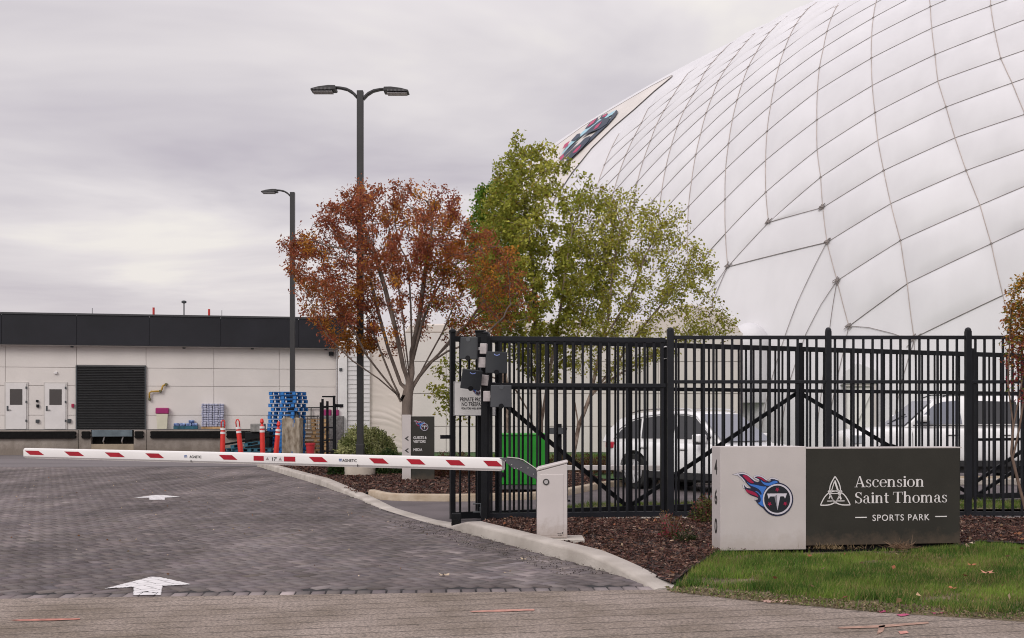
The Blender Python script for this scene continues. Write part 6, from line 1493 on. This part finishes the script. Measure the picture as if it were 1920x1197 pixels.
# ---- red maple
D_ = 26.2; tz = lambda x, y, dy=0: (((x - 960) * D_ / F), D_ + dy, H + (HZ - y) * D_ / F)
t_ = thing('red_tree', 'rust red autumn tree with a bare lower fork behind the directional sign', 'tree', (tz(762, 0)[0], D_, .05)); ofs = np.array([tz(762, 0)[0], D_, .05])
b0 = tz(764, 900); fk = tz(764, 742)
limbs = [[b0, tz(764, 830), tz(763, 780), fk], [fk, tz(772, 700), tz(772, 640), tz(770, 570), tz(764, 500, .3)], [fk, tz(750, 752, -.05), tz(742, 735, -.1), tz(715, 700, -.25), tz(692, 668, -.5), tz(670, 620, -.8)], [tz(752, 748, -.05), tz(735, 715, .15), tz(715, 670, .4), tz(690, 615, .7)],
         [tz(768, 735), tz(785, 706, .1), tz(805, 680, .2), tz(835, 648, .4), tz(870, 610, .6), tz(905, 560, .7)], [tz(805, 680, .2), tz(840, 660, -.2), tz(900, 640, -.5), tz(945, 600, -.7)], [tz(768, 720), tz(758, 690, -.2), tz(745, 620, -.4), tz(725, 540, -.5), tz(705, 470, -.6)],
         [tz(772, 690), tz(782, 640, .3), tz(800, 570, .5), tz(825, 500, .7)], [tz(772, 660), tz(790, 590, -.4), tz(800, 520, -.6), tz(812, 450, -.7)], [tz(764, 700), tz(752, 650, .5), tz(735, 580, .8)], [tz(767, 700), tz(762, 640, -.3), tz(757, 580, -.5), tz(748, 520, -.7)], [tz(770, 690), tz(785, 640, -.3), tz(795, 600, -.3), tz(815, 550, .1), tz(840, 500, .3)], [tz(775, 725), tz(800, 670, .5), tz(825, 620, .8), tz(850, 560, .9)], [tz(755, 730), tz(728, 660, .2), tz(708, 590, .3), tz(690, 520, .4)], [tz(750, 745), tz(715, 712, -.5), tz(670, 680, -.8), tz(630, 640, -1.0)], [tz(765, 705), tz(775, 650, .7), tz(782, 590, 1.0), tz(790, 520, 1.2)], [tz(800, 690, .1), tz(850, 630, 0), tz(900, 585, .2)]]
outl = [(524, 470), (548, 452), (575, 430), (592, 395), (622, 370), (640, 345), (665, 336), (690, 346), (720, 348), (745, 342), (775, 350), (800, 344), (830, 358), (862, 372), (885, 400), (890, 430), (925, 445), (958, 475), (985, 515), (1000, 560), (1004, 600), (985, 632), (940, 628), (900, 640), (868, 640), (830, 640), (800, 655), (772, 600), (745, 640), (718, 690), (690, 680), (668, 655), (635, 668), (610, 640), (590, 615), (566, 590), (560, 548), (545, 510)]
A_ = att_poly(outl, D_, 2600, 2.3, (770, 520), 11, -.45, 1.25)
core = (np.abs((A_[:, 0] - tz(768, 0)[0])) < .9) & (A_[:, 2] < tz(0, 520)[2]); A_ = A_[~core | (rng.uniform(0, 1, len(A_)) < .25)]
pos, par = grow(limbs, A_ , 1.0, .20, .13)
o, tips, rr = tree_mesh('trunk', pos - ofs, par, M_bark, t_, .135, .0055, 7, 2.25)
def col_red(P):
    n = len(P); Q = P + ofs; a = np.array((.27, .072, .045)); b = np.array((.44, .15, .06)); c = np.array((.55, .24, .035)); g = np.array((.24, .24, .03))
    f = .5 + .5 * vnoise(Q, 1.6, 21) + rng.normal(0, .18, n); f = np.clip(f, 0, 1)[:, None]; C = a + (b - a) * f
    org_ = (vnoise(Q, 1.1, 22) > .45) | (rng.uniform(0, 1, n) < .06); C[org_] = c * rng.uniform(.7, 1.15, (org_.sum(), 1))
    lowr = (Q[:, 0] > tz(800, 0)[0]) & (Q[:, 2] < tz(0, 500)[2]) & (rng.uniform(0, 1, n) < .30); C[lowr] = np.where(rng.uniform(0, 1, (lowr.sum(), 1)) < .5, c, g) * rng.uniform(.7, 1.2, (lowr.sum(), 1))
    C *= rng.uniform(.65, 1.2, (n, 1)); return C
tp = (pos - ofs)[tips]; tp = clump(tp, ofs, 2.3, 31, -.68); keep = np.ones(len(tp), bool); low = (tp[:, 2] + .05 < tz(0, 655)[2]); keep &= ~(low & (rng.uniform(0, 1, len(tp)) < .8)); tp = tp[keep]; hz2 = (tp[:, 0] + ofs[0] > tz(712, 0)[0]) & (tp[:, 0] + ofs[0] < tz(858, 0)[0]) & (tp[:, 2] + .05 < tz(0, 520)[2]); tp = tp[~hz2 | (rng.uniform(0, 1, len(tp)) < .42)]; hz3 = (tp[:, 0] + ofs[0] > tz(865, 0)[0]); tp = tp[~hz3 | (rng.uniform(0, 1, len(tp)) < .40)]
leaves('crown', tp, max(3, int(43000 / len(tp))), .075, .05, .10, col_red, t_, .5, .45)['kind'] = 'stuff'
# ---- river birches
def birch(label, D, bx, stems, outline, cpx, depth, natt, nleaf, seed, colors, smin=.07, smax=.125, rt=.11, thin=-.5, name='birch_tree', low=None, step=.15, cutl=-.45):
    tz = lambda x, y, dy=0: ((x - 960) * D / F, D + dy, H + (HZ - y) * D / F)
    base = tz(bx, 0); of = np.array([base[0], D, 0.0]); t_ = thing(name, label, 'tree', tuple(of))
    A_ = att_poly(outline, D, natt, depth, cpx, seed, thin, 1.0)
    if low is not None: A_ = np.concatenate([A_, att_poly(low, D, 160, .5, np.mean(low, 0), seed + 1, -2)])
    lim = [[tz(*p) for p in s] for s in stems]
    pos, par = grow(lim, A_, 1.2, .22, step)
    o, tips, rr = tree_mesh('trunk', pos - of, par, M_birch, t_, rt, .005, 6, 2.3)
    tp = clump((pos - of)[tips], of, 1.9, seed + 5, cutl)
    def cf(P):
        n = len(P); a, b = np.array(colors[0]), np.array(colors[1]); f = np.clip(.5 + .45 * vnoise(P + of, 1.3, seed) + rng.normal(0, .22, n), 0, 1)[:, None]; C = a + (b - a) * f
        y_ = rng.uniform(0, 1, n) < .10; C[y_] = np.array((.28, .22, .03)); return C * rng.uniform(.6, 1.25, (n, 1))
    leaves('crown', tp, max(1, int(nleaf / len(tp))), .085, smin, smax, cf, t_, .70, .55)['kind'] = 'stuff'
    return t_
birch('tallest green birch tree, its pointed top in front of the printed dome emblem', 30.5, 1012, [[(1015, 885), (1012, 760), (1005, 640), (1000, 520), (985, 400), (972, 300)], [(1014, 800), (1030, 700), (1048, 600), (1062, 500), (1075, 420)], [(1012, 740), (985, 640), (960, 560), (940, 480)], [(1013, 840), (990, 770), (960, 720), (900, 700), (850, 730)]],
      [(968, 250), (985, 268), (1030, 268), (1048, 300), (1078, 318), (1105, 335), (1135, 352), (1165, 400), (1170, 480), (1150, 560), (1120, 640), (1085, 700), (1040, 720), (980, 700), (935, 650), (905, 610), (885, 550), (888, 490), (898, 430), (905, 380), (918, 345), (935, 300), (955, 290)], (1020, 480), 2.0, 2700, 33000, 41, ((.22, .26, .03), (.47, .46, .08)), rt=.085, cutl=-.95, low=[(800, 700), (850, 655), (900, 690), (905, 740), (880, 800), (830, 790), (805, 760)])
birch('sparse wide birch tree spreading right with bare reddish branches', 29.5, 1078, [[(1070, 882), (1085, 800), (1108, 740), (1120, 680), (1140, 600), (1150, 500), (1165, 420)], [(1108, 740), (1150, 690), (1200, 620), (1250, 560), (1290, 500)], [(1100, 752), (1130, 720), (1200, 680), (1270, 640), (1340, 610)], [(1130, 640), (1180, 560), (1210, 480), (1235, 430)], [(1085, 800), (1072, 720), (1080, 640), (1100, 560)]],
      [(1115, 345), (1150, 350), (1185, 355), (1210, 370), (1250, 395), (1275, 420), (1290, 450), (1318, 470), (1335, 500), (1345, 540), (1345, 580), (1385, 600), (1380, 628), (1330, 640), (1260, 660), (1200, 690), (1150, 720), (1080, 700), (1060, 620), (1060, 520), (1080, 420)], (1210, 520), 1.9, 1900, 19000, 51, ((.22, .235, .03), (.46, .44, .08)), .055, .10, .06, -.8, cutl=-.9)
birch('bright green leafy tree between the rust red tree and the tall birch', 34.0, 955, [[(955, 870), (950, 740), (935, 620), (925, 520), (920, 440)], [(940, 660), (900, 560), (890, 480)], [(930, 560), (960, 480), (965, 420)]],
      [(905, 350), (935, 330), (965, 360), (985, 420), (980, 500), (960, 580), (920, 600), (880, 560), (868, 500), (862, 440), (880, 395)], (925, 470), 1.5, 1000, 26000, 61, ((.10, .19, .016), (.20, .31, .03)), .07, .12, .10, -.6, 'leafy_tree')
# ---- sapling at the right edge
D_ = 14.6; X_ = (1932 - 960) * D_ / F; sp_t = thing('sapling', 'thin stemmed sapling with orange and crimson leaves at the right edge', 'tree', (X_, D_, .05)); of2 = np.array([X_, D_, .05])
tz = lambda x, y, dy=0: ((x - 960) * D_ / F, D_ + dy, H + (HZ - y) * D_ / F)
lim = [[tz(1925, 965), tz(1908, 900), tz(1896, 850), tz(1900, 800), tz(1912, 740), tz(1925, 660), tz(1930, 580)], [tz(1899, 860), tz(1912, 800), tz(1922, 730), tz(1945, 640), tz(1950, 560)], [tz(1925, 965), tz(1935, 860), tz(1950, 740), tz(1965, 640)], [tz(1900, 800), tz(1890, 720), tz(1893, 640), tz(1896, 560)]]
A_ = att_poly([(1920, 508), (1898, 530), (1884, 560), (1884, 620), (1890, 680), (1896, 760), (1950, 780), (1985, 700), (1990, 580), (1965, 520)], D_, 420, .38, (1935, 630), 71, -1.5)
pos, par = grow(lim, A_, .5, .07, .055, 70); o, tips, rr = tree_mesh('trunk', pos - of2, par, M_twig, sp_t, .022, .0024, 6, 2.2); tp = (pos - of2)[tips]
dn_ = np.clip((tp[:, 2] + .05 - tz(0, 760)[2]) / 1.1, 0, 1); tp = tp[rng.uniform(0, 1, len(tp)) < .1 + .9 * dn_]
def col_sap(P):
    n = len(P); f = np.clip((P[:, 2] - 1.9) / 1.4 + rng.normal(0, .25, n), 0, 1)[:, None]; C = np.array((.26, .03, .055)) * (1 - f) + np.array((.52, .28, .03)) * f
    g = rng.uniform(0, 1, n) < .22; C[g] = np.array((.14, .17, .025)); return C * rng.uniform(.6, 1.2, (n, 1))
leaves('crown', tp, max(2, int(5200 / max(1, len(tp)))), .045, .035, .065, col_sap, sp_t, .5, .3)['kind'] = 'stuff'
# ---- shrubs
def shrub(name, label, loc, rx, ry, rz, n, smin, smax, c1, c2, group=None, stems=5, thick=.28, cat='shrub', c3=None):
    t_ = thing(name, label, cat, loc, 0, group); m = MB()
    for i in range(stems):
        a = 2 * math.pi * i / stems + .3; m.tube([(0, 0, -.02), (rx * .3 * math.cos(a), ry * .3 * math.sin(a), rz * .45), (rx * .6 * math.cos(a), ry * .6 * math.sin(a), rz * .8)], [.018, .012, .006], 5)
    m.build('stems', M_twig, t_)
    d = rand_dirs(n); d[:, 2] = np.abs(d[:, 2]); r_ = 1 - thick * rng.uniform(0, 1, n) ** 1.6; r_ *= 1 + .10 * vnoise(d * 3, 1.2, 5) + .06 * vnoise(d * 9, 1.2, 6)
    P = d * r_[:, None] * np.array((rx, ry, rz)); P[:, 2] = np.maximum(P[:, 2], .02)
    def cf(Q):
        f = np.clip(.45 + .4 * vnoise(Q, 3.5, 8) + rng.normal(0, .3, len(Q)), 0, 1)[:, None]; C = np.array(c1) * (1 - f) + np.array(c2) * f
        if c3 is not None: g = rng.uniform(0, 1, len(Q)) < .3; C[g] = np.array(c3)
        return C * rng.uniform(.6, 1.25, (len(Q), 1))
    leaves('foliage', P, 1, .012, smin, smax, cf, t_, .5, -.2)['kind'] = 'stuff'
    return t_
p = Vector(((686 - 960) * 28.6 / F, 28.8, .05))
shrub('round_shrub', 'big rounded variegated green shrub behind the near lamp post', p, .98, .9, 1.16, 15000, .05, .10, (.13, .16, .045), (.50, .50, .24), thick=.16)
shrub('leafy_shrub', 'low dark green part shrub right of the lamp footing', Vector(((730 - 960) * 27.4 / F, 27.5, .05)), .42, .4, .62, 3500, .04, .08, (.02, .05, .012), (.075, .11, .03))
shrub('leafy_shrub', 'low dark green shrub left of the lamp footing', Vector(((632 - 960) * 27.2 / F, 27.4, .05)), .26, .25, .52, 2400, .04, .08, (.02, .05, .012), (.075, .11, .03))
for i, (x, D2, rx, h_, lb) in enumerate(((832, 26.5, .36, .62, 'reddish low shrub just right of the directional sign'), (868, 27.5, .34, .58, 'reddish low shrub between the directional sign and the gate post'), (1052, 29, .5, .5, 'dull crimson low shrub right of the card reader post'), (1100, 28.5, .55, .52, 'dull crimson low shrub under the sparse birch'), (1142, 29, .4, .48, 'dull crimson low shrub at the parked car\'s tail'), (925, 26.8, .3, .5, 'reddish low shrub left of the green bin'))):
    shrub('barberry_shrub', lb, Vector(((x - 960) * D2 / F, D2, .03)), rx, .35, h_, 2600, .03, .06, (.10, .025, .022), (.15, .10, .035), 'low reddish shrubs behind the fence', thick=.6)
q = G(1262, 1010, .04); shrub('young_shrub', 'small crimson and green shrub alone in the mulch left of the sign', q, .17, .15, .30, 520, .022, .045, (.055, .06, .018), (.16, .075, .03), thick=.9, c3=(.34, .05, .075), stems=7)
q = G(1285, 1016, .04); shrub('young_shrub', 'low dark green shrub touching the small crimson one', q, .15, .12, .15, 420, .02, .04, (.016, .035, .010), (.06, .07, .02), thick=.8)
q = G(1246, 985, .04); shrub('young_shrub', 'thin pinkish sprig shrub behind the small crimson one', q, .12, .1, .2, 160, .02, .04, (.30, .07, .09), (.30, .22, .07), thick=.9)
q = G(1325, 978, .04); shrub('leafy_shrub', 'yellow green shrub peeking out at the left end of the monument sign', q, .24, .2, .36, 1500, .025, .05, (.05, .065, .014), (.18, .18, .05), thick=.6, c3=(.20, .055, .05))
q = G(506, 868); shrub('ground_plant', 'low yellow green plants at the far tip of the planted island', Vector((q.x + 1.1, q.y, .05)), .95, .4, .13, 1400, .04, .08, (.09, .12, .02), (.24, .22, .03), thick=.9)
# withered tuft at the foot of the sign
q = G(1688, 1030, .05); t_ = thing('withered_tuft', 'withered brown tuft lying against the foot of the charcoal panel', 'dry plant', q)
n = 260; d = rand_dirs(n, .35); d[:, 2] = np.abs(d[:, 2]); b = perp(d); quads('straw', np.zeros((n, 3)) + rng.normal(0, .03, (n, 3)) * (1.6, .6, .2) + (0, -.03, .02), rng.uniform(.06, .16, n), np.full(n, .006), d, b, np.array((.26, .17, .11)) * rng.uniform(.5, 1.2, (n, 1)), M_leafd, t_)['kind'] = 'stuff'
q = G(1560, 1030, .05); t_ = thing('withered_tuft', 'wispy straw coloured grass clump before the middle of the sign', 'dry plant', q)
n = 160; d = rand_dirs(n, 1.3); d[:, 2] = np.abs(d[:, 2]) + .3; d /= np.linalg.norm(d, axis=1)[:, None]; b = perp(d); quads('straw', rng.normal(0, 1, (n, 3)) * (.16, .03, 0) + (0, -.03, .0), rng.uniform(.04, .11, n), np.full(n, .004), d, b, np.array((.32, .23, .13)) * rng.uniform(.5, 1.2, (n, 1)), M_leafd, t_)['kind'] = 'stuff'
